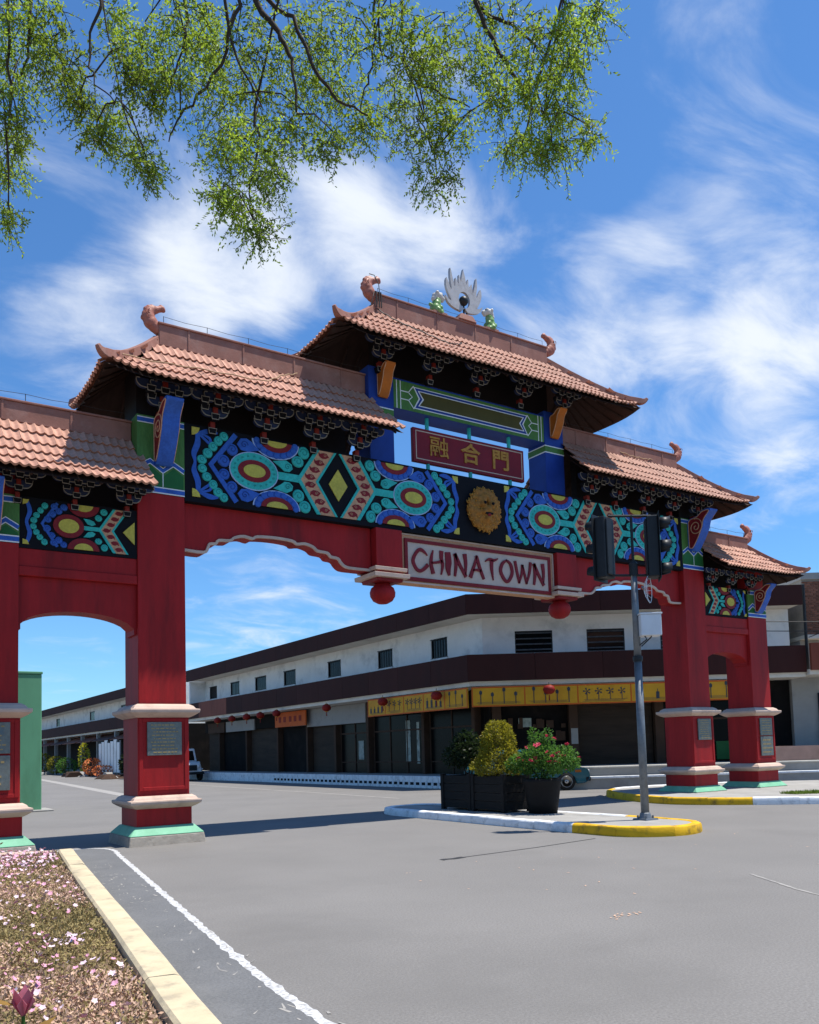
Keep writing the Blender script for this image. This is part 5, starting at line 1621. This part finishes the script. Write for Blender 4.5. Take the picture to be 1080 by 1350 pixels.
MB(T3).tube([(-.42, 0, 4.42), (.36, 0, 4.40)], .024, 8).build('cross_arm', DKMETAL, tl)
ba = MB().frustum(0, 0, 0, .03, .16, .16, .15, .15)
ba.lathe([(.12, .03), (.09, .12), (.08, .13)], n=12)
for a in (45, 135, 225, 315): ba.tube([(.13*math.cos(R(a)), .13*math.sin(R(a)), .02), (.13*math.cos(R(a)), .13*math.sin(R(a)), .08)], .018, 6)
ba.build('base_plate', GALV, tl)
def head(cx, cy, fa, z0, z1):
    """fa: direction (in the d,n frame, degrees) the lamps face"""
    f2 = Matrix.Rotation(R(fa), 3, 'Z')
    T = lambda q: T3(Vector((cx, cy, 0))+f2 @ Vector((q.x, q.y, 0)))+Vector((0, 0, q.z))
    h = MB(T).box(-.10, .10, -.17, .17, z0+.05, z1-.05).build('signal_head', DKMETAL, tl, bevel=.02)
    MB(T).box(.101, .112, -.25, .25, z0, z1).build('backplate', DKMETAL, h, bevel=.004)
    MB(T).box(-.13, -.101, -.13, .13, z0+.1, z1-.1).build('rear_cover', DKMETAL, h, bevel=.01)
    for k, mt in enumerate((LGR, LAM, LRD)):
        z = z0+.19+k*(z1-z0-.38)/2
        vs = []; fs = []
        n = 14
        for i in range(n+1):
            a = R(-40+260*i/n)
            c, s_ = math.cos(a)*.13, math.sin(a)*.13
            L = .30 if s_ > -.05 else .16
            for x, q in ((.113, 1), (L+.02, .97)): vs.append((x, c*q, z+s_*q))
            for x, q in ((L+.02, .93), (.113, .95)): vs.append((x, c*q, z+s_*q))
        for i in range(n):
            for j in range(4):
                fs.append((i*4+j, (i+1)*4+j, (i+1)*4+(j+1) % 4, i*4+(j+1) % 4))
        MB(T).add(vs, fs).build('visor', DKMETAL, h, True)
        ln_ = MB(T); ln_.add([(.116+(.02 if i == 14 else 0), (.115*math.cos(R(i*25.7)) if i < 14 else 0), z+(.115*math.sin(R(i*25.7)) if i < 14 else 0)) for i in range(15)], [(i, (i+1) % 14, 14) for i in range(14)])
        ln_.build('lens', mt, h)
LGR = mat('green_lens', (.01, .06, .04), .2, .1, 5, 0); LAM = mat('amber_lens', (.12, .06, .005), .2, .1, 5, 0); LRD = mat('red_lens', (.12, .008, .005), .2, .1, 5, 0)
head(-.50, .02, 138, 4.32, 5.54)
head(.36, -.02, -10, 4.30, 5.52)
bx_ = MB(T3).box(.03, .40, -.22, .10, 3.28, 3.66).build('control_box', BOXGREY, tl, bevel=.012)
MB(T3).box(.015, .415, -.235, .115, 3.661, 3.69).build('box_lid', BOXGREY, bx_, bevel=.006)
MB(T3).tube([(.12, -.1, 3.28), (.15, -.12, 3.22), (.03, -.05, 3.12)], .012, 5).build('cable', WIREM, tl)
MB(T3).tube([(.24, -.1, 3.28), (.22, -.12, 3.25), (.06, -.06, 3.10)], .012, 5).build('cable', WIREM, tl)
dh = thing('mesh_dish', 'small pale wire mesh dish clamped to the traffic light pole above the grey box', 'dish', tuple(Vector((PX, PY, 4.28))+T3(Vector((.25, -.06, 0)))), R(-33+58))
mb = MB()
mb.tube([(.17*math.cos(R(k*22.5)), 0, .25*math.sin(R(k*22.5))) for k in range(17)], .006, 5)
for k in range(10):
    a = R(k*36)
    mb.tube([(0, .09, 0), (.09*math.cos(a), .065, .13*math.sin(a)), (.17*math.cos(a), 0, .25*math.sin(a))], .0035, 4)
for r_ in (.06, .11): mb.tube([(r_*math.cos(R(k*30)), .09*(1-(r_/.17)**2), 1.45*r_*math.sin(R(k*30))) for k in range(13)], .0035, 4)
mb.build('bowl', BOXGREY, dh)
MB().tube([(0, .09, 0), (-.22, .06, .02)], .02, 6).build('clamp', GALV, dh)

# ================================================================== PLANTERS AND SHRUBS
def planter_box(y0, y1, label):
    o = thing('planter_box', label, 'planter', (-.28, (y0+y1)/2, .145), 0, 'planters on the median')
    hy = (y1-y0)/2
    for k in range(4):
        z = .05+k*.18
        for (a, b, c, d) in ((-.38, -.34, -hy, hy), (.34, .38, -hy, hy), (-.339, .339, -hy, -hy+.04), (-.339, .339, hy-.04, hy)):
            MB().box(a, b, c, d, z, z+.172).build('plank', PLANTER, o, bevel=.006)
    for sx in (-1, 1):
        for sy in (-1, 1):
            MB().box(sx*.35-.05, sx*.35+.05, sy*(hy-.04)-.05, sy*(hy-.04)+.05, 0, .80).build('corner_post', PLANTER, o, bevel=.006)
    MB().box(-.335, .335, -hy+.045, hy-.045, .04, .70).build('soil', SOIL, o)
planter_box(-.08, 1.0, 'dark slatted planter box at the far end of the row on the median')
planter_box(-1.20, -.12, 'dark slatted planter box in the middle under the golden cone shrub')
pot = thing('planter_pot', 'dark tapering round pot nearest the traffic light under the pink flowers', 'planter', (-.12, -1.78, .145), 0, 'planters on the median')
pt = MB(); pt.lathe([(.29, 0), (.33, .25), (.38, .60), (.40, .64), (.40, .70), (.36, .70), (.34, .62), (.02, .62)], n=24)
pt.build('body', PLANTER, pot, True)
MB().lathe([(.345, .60), (.35, .635), (.02, .64)], n=20).build('soil', SOIL, pot)

def shrub(o, mt, stems, sampler, n, L, w, seed, name='foliage'):
    rr = random.Random(seed)
    mb = MB()
    for q in stems: mb.tube(q, [.022, .016, .010][:len(q)], 5)
    mb.build('stem', BARK, o)
    lf = MB()
    for i in range(n):
        p, nn = sampler(rr)
        k = rr.uniform(.6, 1.25)
        d = (nn*.9+rnd_dir(rr)*.9).normalized()
        leaf_quad(lf, p, d, rnd_dir(rr, .4), L*k, w*k)
    return lf.build(name, mt, o)
def ball_sampler(blobs):
    W_s = [b[3]**2 for b in blobs]
    def f_(rr):
        c = rr.choices(blobs, W_s)[0]
        d = rnd_dir(rr)
        q = c[3]*(rr.random()**.35)
        v = Vector((c[0], c[1], c[2]))+Vector((d.x, d.y, d.z*c[4]))*q
        return v, d
    return f_
sh = thing('dark_shrub', 'dark rounded shrub in the far planter box', 'shrub', (-.28, .46, .83))
shrub(sh, LEAFD, [[(0, 0, 0), (.05, 0, .3), (.1, .1, .6)], [(0, 0, 0), (-.1, .1, .3), (-.1, -.2, .5)], [(.05, 0, 0), (.06, -.12, .3), (.1, -.3, .5)]],
      ball_sampler([(0, 0, .62, .42, .9), (-.05, .35, .50, .33, .8), (0, -.32, .55, .33, .8), (0, .05, .85, .28, .8)]), 4200, .085, .04, 2)
sh = thing('golden_cone_shrub', 'yellow green cone shaped clipped shrub in the middle planter box', 'shrub', (-.28, -.62, .83))
def cone_s(rr):
    t = rr.random()**.75
    z = .08+1.16*(1-t)
    rad = (.13+.45*t**.7)*(1+.06*math.sin(9*t))
    a = rr.random()*6.283
    q = rad*(rr.random()**.22)
    if t > .9: q *= 1-(t-.9)*2.5
    lump = 1+.26*mnoise.noise(Vector((math.cos(a)*2.6, math.sin(a)*2.6, z*4.5)))+(.25*rr.random() if rr.random() < .03 else 0)
    return Vector((q*math.cos(a)*lump, q*math.sin(a)*lump, z)), Vector((math.cos(a), math.sin(a), .35))
shrub(sh, LEAFY, [[(0, 0, 0), (0, .02, .5), (0, 0, 1.2)], [(0, 0, 0), (.15, .1, .3), (.25, .15, .5)], [(0, 0, 0), (-.15, -.1, .3), (-.25, -.15, .5)]], cone_s, 8200, .056, .030, 3)
sh = thing('flowering_shrub', 'leafy green shrub with pink blooms in the round pot', 'shrub', (-.12, -1.78, .76))
FB = [(0, 0, .45, .46, .8), (-.1, .38, .42, .32, .75), (.1, -.45, .48, .38, .75), (.25, .15, .5, .3, .8), (-.2, -.1, .55, .28, .8), (.05, .1, .80, .2, 1.2), (.1, -.12, .88, .14, 1.6), (.22, -.62, .42, .2, .8), (-.25, .55, .35, .2, .8), (.0, .22, .95, .09, 2.0), (.0, -.2, 1.0, .08, 1.9)]
shrub(sh, LEAFG, [[(0, 0, 0), (.03, .05, .35), (.05, .1, .75)], [(0, 0, 0), (.1, -.15, .3), (.15, -.4, .55)], [(0, 0, 0), (-.1, .2, .3), (-.2, .45, .45)], [(0, 0, 0), (.1, .0, .45), (.1, -.14, .95)]], ball_sampler(FB), 6200, .062, .036, 4)
fl_ = MB(); rr = random.Random(9)
for i in range(26):
    p, d = ball_sampler(FB[:9])(rr)
    c = Vector((p.x, p.y, p.z))+d*.05+Vector((-.10, -.10, .03))
    for k in range(2): blossom(fl_, c+rnd_dir(rr)*.015, rr.uniform(.045, .065), rr)
fl_.build('flower', PINKF, sh, kind='stuff')

# ================================================================== VEHICLES
def wheel(T, x, y, r_, w, par):
    n = 20
    def ring_pts(rad, yy): return [(x+rad*math.cos(2*math.pi*i/n), yy, r_+rad*math.sin(2*math.pi*i/n)) for i in range(n)]
    def lath(prof, mt, nm, p):
        vs = []; fs = []
        for rad, yy in prof: vs += ring_pts(rad, yy)
        for j in range(len(prof)-1):
            for i in range(n): fs.append((j*n+i, j*n+(i+1) % n, (j+1)*n+(i+1) % n, (j+1)*n+i))
        fs += [tuple(range(n)), tuple((len(prof)-1)*n+i for i in range(n-1, -1, -1))]
        return MB(T).add(vs, fs).build(nm, mt, p, True)
    s = 1 if w > 0 else -1
    t = lath([(r_*.62, y), (r_*.93, y), (r_, y+w*.15), (r_, y+w*.85), (r_*.93, y+w), (r_*.62, y+w)], RUBBER, 'tyre', par)
    lath([(r_*.60, y-w*.02), (r_*.64, y-w*.03), (r_*.64, y+w*.1), (r_*.3, y+w*.12), (r_*.22, y-w*.02), (.02, y-w*.03)], CHROME, 'rim', t)
def sedan(T, o):
    """x forward, y: 0 near side .. 1.6 far side"""
    body = smooth_path([(-2.05, .30), (-2.08, .62), (-1.95, .86), (-1.1, .90), (.75, .90), (1.35, .84), (1.88, .74), (2.02, .60), (2.02, .36), (1.85, .24)], 3)+[(1.62, .22), (1.55, .44), (1.36, .57), (1.14, .57), (.95, .44), (.88, .22), (-.88, .22), (-.95, .44), (-1.14, .57), (-1.36, .57), (-1.55, .44), (-1.62, .22)]
    n = len(body)
    vs = []
    lay = [(0.03, .985), (0, 1.0), (1.6, 1.0), (1.57, .985)]
    for y, k in lay: vs += [(x*k, y, .5+(z-.5)*k) for x, z in body]
    fs = [tuple(range(n)), tuple(range(4*n-1, 3*n-1, -1))]
    for j in range(3):
        for i in range(n): fs.append((j*n+i, (j+1)*n+i, (j+1)*n+(i+1) % n, j*n+(i+1) % n))
    b = MB(T).add(vs, fs).build('body', CARTEAL, o)
    cab = [(-1.35, .90), (-1.0, 1.33), (-.75, 1.40), (.1, 1.40), (.35, 1.34), (.85, .90)]
    m_ = len(cab)
    vs = [(x, .06+(z-.9)*.22, z) for x, z in cab]+[(x, 1.54-(z-.9)*.22, z) for x, z in cab]
    MB(T).add(vs, [tuple(range(m_)), tuple(range(2*m_-1, m_-1, -1))]+[(i, i+m_, (i+1) % m_+m_, (i+1) % m_) for i in range(m_)]).build('cabin', CARTEAL, o, bevel=.03)
    for nm, q in (('window', [(-1.12, .95), (-.90, 1.28), (-.30, 1.30), (-.30, .95)]), ('window', [(-.22, .95), (-.22, 1.30), (.22, 1.28), (.62, .95)])):
        k = len(q)
        for yy, sgn in ((0, 1), (1.6, -1)):
            vs = [(x, yy+sgn*(.055+(z-.9)*.22), z) for x, z in q]+[(x, yy+sgn*(.085+(z-.9)*.22), z) for x, z in q]
            MB(T).add(vs, [tuple(range(k)), tuple(range(2*k-1, k-1, -1))]+[(i, (i+1) % k, (i+1) % k+k, i+k) for i in range(k)]).build(nm, GLASSD, o)
    MB(T).add([(.80, .16, .94), (.40, .16, 1.30), (.40, 1.44, 1.30), (.80, 1.44, .94)], [(0, 1, 2, 3)]).build('windscreen', GLASSD, o)
    MB(T).box(1.90, 2.08, .02, 1.58, .30, .44).build('bumper', DKMETAL, o, bevel=.03)
    MB(T).box(-2.12, -1.96, .02, 1.58, .34, .48).build('bumper', DKMETAL, o, bevel=.03)
    for yy in (.04, 1.28): MB(T).box(1.93, 2.035, yy, yy+.28, .54, .68).build('headlight', BOXGREY, o, bevel=.02)
    MB(T).box(1.55, 1.75, -.012, .0, .60, .68).build('indicator', ORANGE, o)
    for x in (-1.25, 1.25):
        wheel(T, x, -.01, .30, .20, o); wheel(T, x, 1.61, .30, -.20, o)
ang = math.atan2(dR[1], dR[0])
car = thing('parked_car', 'teal car half hidden behind the flowering shrub', 'car', (7.94-.8316*1.0, 6.24+.5554*1.0, 0), ang)
sedan(None, car)
# front seen past the shrub; near side faces the camera

tk = thing('white_truck', 'white small truck cab showing past the near left pillar', 'truck', (5.45, 36.6, 0), R(-90))
MB().frustum(-.2, 0, .45, 1.15, .95, .82, .95, .80).build('cab_lower', CARWHITE, tk, bevel=.05)
MB().frustum(-.45, 0, 1.151, 1.95, .68, .78, .52, .68).build('cab_upper', CARWHITE, tk, bevel=.06)
MB().frustum(.95, 0, .50, 1.06, .45, .70, .35, .62).build('bonnet', CARWHITE, tk, bevel=.08)
MB().add([(.22, -.62, 1.22), (.22, .62, 1.22), (.10, .56, 1.82), (.10, -.56, 1.82)], [(0, 1, 2, 3)]).build('windscreen', GLASSD, tk)
for s in (-1, 1):
    MB().add([(-.95, s*.782, 1.25), (.05, s*.782, 1.25), (-.05, s*.705, 1.82), (-.90, s*.705, 1.82)], [(0, 1, 2, 3)]).build('side_window', GLASSD, tk)
    MB().ball((1.38, s*.45, .86), .11, 12, 8, (.4, 1, 1)).build('headlight', BOXGREY, tk, True)
    wheel(None, .75, s*.84, .34, -s*.2, tk); wheel(None, -2.2, s*.84, .34, -s*.2, tk)
    MB().box(.45, 1.1, s*.70-.14, s*.70+.14, .66, .74).build('mudguard', CARWHITE, tk, bevel=.03)
MB().box(1.36, 1.46, -.78, .78, .40, .54).build('bumper', DKMETAL, tk, bevel=.02)
MB().box(1.395, 1.41, -.35, .35, .62, .95).build('grille', DKMETAL, tk)
MB().box(-3.2, -1.15, -.85, .85, .55, 1.5).build('cargo_box', CARWHITE, tk, bevel=.03)
MB().box(-3.1, 1.2, -.35, .35, .38, .5).build('chassis', DKMETAL, tk)

# ================================================================== THINGS DOWN THE STREET (seen between the left pillars)
rr = random.Random(77)
def fplant(x, y, h_, w, mt, label, n=500, seed=0, L=.16):
    o = thing('street_plant', label, 'plant', (x, y, 0), 0, 'plants set out down the street')
    r3 = random.Random(seed)
    mb = MB()
    for k in range(5): mb.tube([(0, 0, 0), (r3.uniform(-w, w)*.4, r3.uniform(-w, w)*.4, h_*.5), (r3.uniform(-w, w)*.6, r3.uniform(-w, w)*.6, h_*.85)], .025, 4)
    mb.build('stem', BARK, o)
    lf = MB()
    for i in range(n):
        d = rnd_dir(r3)
        leaf_quad(lf, Vector((d.x*w*.8, d.y*w*.8, h_*.55+d.z*h_*.42))*1.0, (d+rnd_dir(r3)).normalized(), rnd_dir(r3), L, L*.4)
    lf.build('foliage', mt, o)
YFL = mat('yellow_bloom', (.55, .48, .03), .6, .3, 9, 0); OFL = mat('orange_bloom', (.55, .16, .05), .6, .3, 9, 0)
fplant(5.7, 45.5, 2.6, 1.3, LEAFD, 'dark bushy plant beside the near left pillar down the street', 900, 1, .28)
fplant(5.9, 49.5, 1.9, 1.0, LEAFD, 'dark low bush beyond the bushy plant down the street', 600, 2, .25)
fplant(5.6, 60.0, 1.5, .9, OFL, 'orange flower heap at the street stall', 600, 3, .2)
fplant(5.9, 64.5, 2.9, .45, YFL, 'tall yellow flower column at the street stall', 420, 4, .25)
fplant(5.6, 56.5, .9, 1.0, OFL, 'low spread of orange flowers beside the white panels', 500, 5, .18)
fplant(5.6, 70.0, 1.6, 1.0, LEAFG, 'green plant set out past the flower stall', 500, 6, .25)
fplant(5.9, 76.0, 1.8, 1.0, LEAFY, 'yellow green plant set out past the flower stall', 500, 7, .25)
fplant(6.0, 84.0, 2.2, 1.1, LEAFY, 'farthest yellow green plant down the street', 500, 8, .3)
ps = thing('panel_screen', 'row of tall white panels standing before the distant shops', 'screen', (6.2, 57.0, 0))
for k in range(7):
    MB().box(-.03, .03, -3.2+k*.95, -2.32+k*.95, .35, 2.75+.12*((k*5) % 3)).build('panel', PLAST, ps, bevel=.01)
    MB().box(-.05, .05, -3.27+k*.95, -3.215+k*.95, 0, 2.9).build('post', GREYW, ps)
def heap(x, y, label, seed):
    o = thing('rubble_heap', label, 'heap', (x, y, 0), 0, 'heaps along the far kerb')
    r3 = random.Random(seed)
    for k in range(9):
        m_ = MB().frustum(0, 0, 0, r3.uniform(.15, .45), r3.uniform(.2, .5), r3.uniform(.3, .9), r3.uniform(.1, .35), r3.uniform(.2, .6))
        q = m_.build('lump', r3.choice((SHOPD, CONC, COLB)), o, bevel=.05)
        q.location = (r3.uniform(-.7, .7), r3.uniform(-2.2, 2.2), 0); q.rotation_euler = (0, 0, r3.uniform(0, 3))
heap(4.6, 50, 'low dark heap at the kerb beside the bushy plants', 1)
heap(4.7, 62, 'low dark heap at the kerb before the flower stall', 2)
heap(4.8, 78, 'low dark heap at the kerb farthest down the street', 3)

# ================================================================== OVERHANGING TREE
CL = [(-11.49, -11.03, 4.76, 0.186), (-11.4, -11.22, 4.67, 0.164), (-11.48, -10.85, 4.69, 0.158), (-11.36, -11.18, 4.55, 0.126), (-11.53, -11.14, 4.31, 0.098), (-11.47, -10.82, 4.38, 0.106), (-11.41, -10.32, 4.56, 0.086), (-11.42, -10.41, 4.26, 0.077), (-11.17, -10.67, 4.88, 0.114), (-11.23, -11.18, 4.42, 0.061), (-10.93, -11.08, 4.92, 0.181), (-10.86, -11.4, 4.79, 0.205), (-11.09, -11.34, 4.55, 0.117), (-10.94, -11.5, 4.43, 0.138), (-10.99, -11.35, 4.48, 0.101), (-10.96, -10.68, 5.36, 0.11), (-10.98, -10.72, 4.72, 0.139), (-10.87, -10.8, 4.59, 0.131), (-10.84, -10.82, 4.47, 0.084), (-11.18, -11.23, 4.27, 0.067), (-10.64, -11.5, 4.74, 0.224), (-10.32, -11.4, 5.02, 0.24), (-10.44, -11.19, 4.79, 0.227), (-10.17, -11.25, 4.92, 0.194), (-10.51, -10.97, 4.74, 0.164), (-10.63, -11.7, 4.13, 0.17), (-10.29, -11.4, 4.53, 0.147), (-10.54, -11.15, 4.43, 0.142), (-10.45, -11.38, 4.24, 0.137), (-10.65, -11.57, 3.92, 0.114), (-10.47, -11.37, 3.96, 0.086), (-10.75, -11.6, 3.91, 0.072), (-10.57, -10.92, 5.27, 0.177), (-10.54, -11.0, 5.0, 0.175), (-10.14, -11.6, 4.94, 0.2), (-10.05, -11.91, 4.78, 0.189), (-10.01, -11.29, 4.9, 0.188), (-10.03, -11.61, 4.52, 0.117), (-9.76, -11.47, 4.81, 0.164), (-9.62, -11.61, 4.9, 0.174), (-9.82, -11.81, 4.4, 0.151), (-9.75, -11.96, 4.4, 0.12), (-9.72, -11.76, 4.27, 0.096), (-9.78, -11.95, 4.8, 0.177), (-10.35, -11.81, 4.17, 0.086), (-9.97, -11.95, 4.64, 0.155), (-9.39, -11.83, 5.16, 0.192), (-9.68, -12.41, 4.5, 0.162), (-9.55, -12.5, 4.57, 0.146), (-9.52, -11.91, 4.81, 0.129), (-9.54, -12.25, 4.46, 0.144), (-9.27, -12.17, 4.68, 0.123), (-9.42, -12.11, 4.36, 0.15), (-9.41, -12.24, 4.24, 0.111), (-9.2, -11.71, 4.66, 0.088), (-9.37, -12.43, 4.2, 0.047), (-9.21, -12.36, 4.91, 0.088), (-9.69, -12.22, 4.37, 0.081), (-9.2, -12.1, 4.59, 0.096), (-9.37, -12.37, 4.62, 0.089)]
BR = [[(-11.196, -11.362, 4.853, 0.0118), (-11.225, -11.324, 4.641, 0.0079), (-11.222, -11.31, 4.461, 0.0053), (-11.138, -11.356, 4.343, 0.0039)], [(-10.686, -11.632, 4.89, 0.0134), (-10.708, -11.6, 4.691, 0.0107), (-10.681, -11.609, 4.584, 0.008), (-10.585, -11.652, 4.354, 0.0053)], [(-10.689, -11.546, 4.759, 0.0109), (-10.775, -11.466, 4.491, 0.0095), (-10.863, -11.396, 4.369, 0.0068), (-10.901, -11.362, 4.262, 0.0041)], [(-10.567, -11.576, 4.995, 0.0221), (-10.486, -11.611, 4.786, 0.0179), (-10.426, -11.638, 4.64, 0.0124), (-10.402, -11.634, 4.406, 0.0069)], [(-10.508, -11.547, 5.048, 0.0168), (-10.395, -11.608, 4.877, 0.014), (-10.312, -11.643, 4.658, 0.0126), (-10.214, -11.696, 4.508, 0.0098), (-10.105, -11.762, 4.434, 0.0056)], [(-10.506, -11.438, 4.607, 0.0085), (-10.496, -11.423, 4.359, 0.0085), (-10.528, -11.386, 4.183, 0.0057), (-10.511, -11.382, 4.005, 0.0043)], [(-10.025, -11.732, 5.141, 0.0101), (-10.026, -11.709, 4.889, 0.0087), (-10.044, -11.679, 4.674, 0.0058)], [(-9.974, -11.674, 4.92, 0.0073), (-9.881, -11.728, 4.826, 0.0073), (-9.786, -11.769, 4.567, 0.0059), (-9.752, -11.775, 4.384, 0.0044)], [(-9.592, -11.883, 5.235, 0.0178), (-9.48, -11.935, 4.972, 0.0163), (-9.409, -11.968, 4.815, 0.0148), (-9.335, -12.003, 4.653, 0.0119), (-9.266, -12.043, 4.588, 0.0074)], [(-9.524, -11.856, 5.231, 0.0136), (-9.397, -11.929, 5.103, 0.012), (-9.285, -11.995, 5.009, 0.009), (-9.189, -12.049, 4.901, 0.006)], [(-9.769, -11.598, 4.97, 0.0092), (-9.64, -11.67, 4.813, 0.0076), (-9.495, -11.759, 4.732, 0.0046)], [(-9.201, -11.886, 4.769, 0.0093), (-9.23, -11.851, 4.596, 0.0062), (-9.261, -11.825, 4.539, 0.0046)], [(-11.45, -11.172, 4.88, 0.0132), (-11.451, -11.148, 4.616, 0.0093), (-11.471, -11.123, 4.485, 0.0053)], [(-11.524, -11.055, 4.937, 0.0121), (-11.505, -11.027, 4.468, 0.0081), (-11.512, -10.999, 4.2, 0.0054), (-11.502, -10.982, 3.932, 0.004)], [(-10.861, -11.426, 4.969, 0.0123), (-10.843, -11.418, 4.73, 0.0082), (-10.896, -11.364, 4.528, 0.0055)], [(-11.064, -11.178, 4.495, 0.0055), (-10.989, -11.211, 4.303, 0.0042)]]
tree = thing('overhanging_tree', 'feathery green tree whose boughs hang over the top of the view', 'tree', (-13.7, -12.6, .1))
TO = Vector((-13.7, -12.6, .1))
mb = MB()
mb.tube([(0, 0, -.1), (.05, .02, .8), (.02, .08, 2.2), (.15, .05, 3.6), (.35, -.05, 4.8)], [.24, .19, .165, .145, .12], 12)
mb.build('trunk', BARK, tree, True)
lb = MB()
tt = Vector((.35, -.05, 4.8))
hubs = [Vector((-12.3, -12.3, 6.0)), Vector((-11.3, -11.9, 5.9)), Vector((-10.3, -12.3, 5.9)), Vector((-9.3, -12.9, 5.8)), Vector((-11.4, -11.2, 6.0))]
def limb(pts, rads):
    P = [tuple(p)+(r_,) for p, r_ in zip(pts, rads)]
    S = smooth_path(P, 4)
    kk = rr.random()*50
    S = [tuple(c+.022*mnoise.noise(Vector((kk+i*.9, ax_*7.3, c))) for ax_, c in enumerate(q[:3]))+(q[3],) for i, q in enumerate(S)]
    lb.tube([Vector(q[:3]) for q in S], [max(q[3], .002) for q in S], 7)
chain = [TO+tt]+[hubs[0], hubs[1], hubs[2], hubs[3]]
limb([q-TO for q in chain], [.115, .085, .065, .048, .03])
limb([hubs[0]-TO, hubs[4]-TO, Vector((-11.3, -10.6, 5.9))-TO], [.06, .04, .02])
for b in BR:
    p0 = Vector(b[0][:3])
    hb = min(hubs, key=lambda q: (q-p0).length)
    mid = hb.lerp(p0, .6)+Vector((0, 0, .12))
    limb([hb-TO, mid-TO]+[Vector(q[:3])-TO for q in b], [.018, b[0][3]*.8]+[q[3]*.66 for q in b])
rr = random.Random(40)
tips = [Vector(q[:3]) for b in BR for q in b]
lf = MB()
tw_ = MB()
for (cx, cy, cz, cr) in CL:
    c = Vector((cx, cy, cz))
    near = min(tips, key=lambda q: (q-c).length)
    top = c+Vector((rr.uniform(-.3, .3)*cr, rr.uniform(-.3, .3)*cr, cr*.7))
    if (near-c).length > .02:
        a = near.lerp(top, .5)+Vector((0, 0, .04))
        tw_.tube([near-TO, a-TO, top-TO, c-TO], [.004, .0035, .003, .002], 5)
    nt = int(16+cr*370)
    for k in range(nt):
        d = rnd_dir(rr)
        s0 = c+Vector((d.x, d.y, d.z*.8))*cr*rr.random()**.5*.95
        ax = (Vector((rr.uniform(-1, 1), rr.uniform(-1, 1), rr.uniform(-1.0, .35)))).normalized()
        L = rr.uniform(.07, .15)
        if k % 2 == 0: tw_.tube([s0-TO, s0+ax*L*.5-TO, s0+ax*L+Vector((0, 0, -.02))-TO], [.0022, .0016, .001], 3, False)
        nl = rr.randint(11, 18)
        for i in range(nl):
            t = (i+.5)/nl
            p = s0+ax*L*t+Vector((0, 0, -.02*t*t))
            sd = ax.cross(rnd_dir(rr)).normalized()
            leaf_quad(lf, p-TO, sd+ax*.55+Vector((0, 0, -.25)), rnd_dir(rr, .8), rr.uniform(.014, .027), rr.uniform(.006, .010))
lb.build('branch', BARK, tree, True, kind=None)
tw_.build('twig', BARK, tree, kind='stuff')
lf.build('crown', LEAFT, tree)
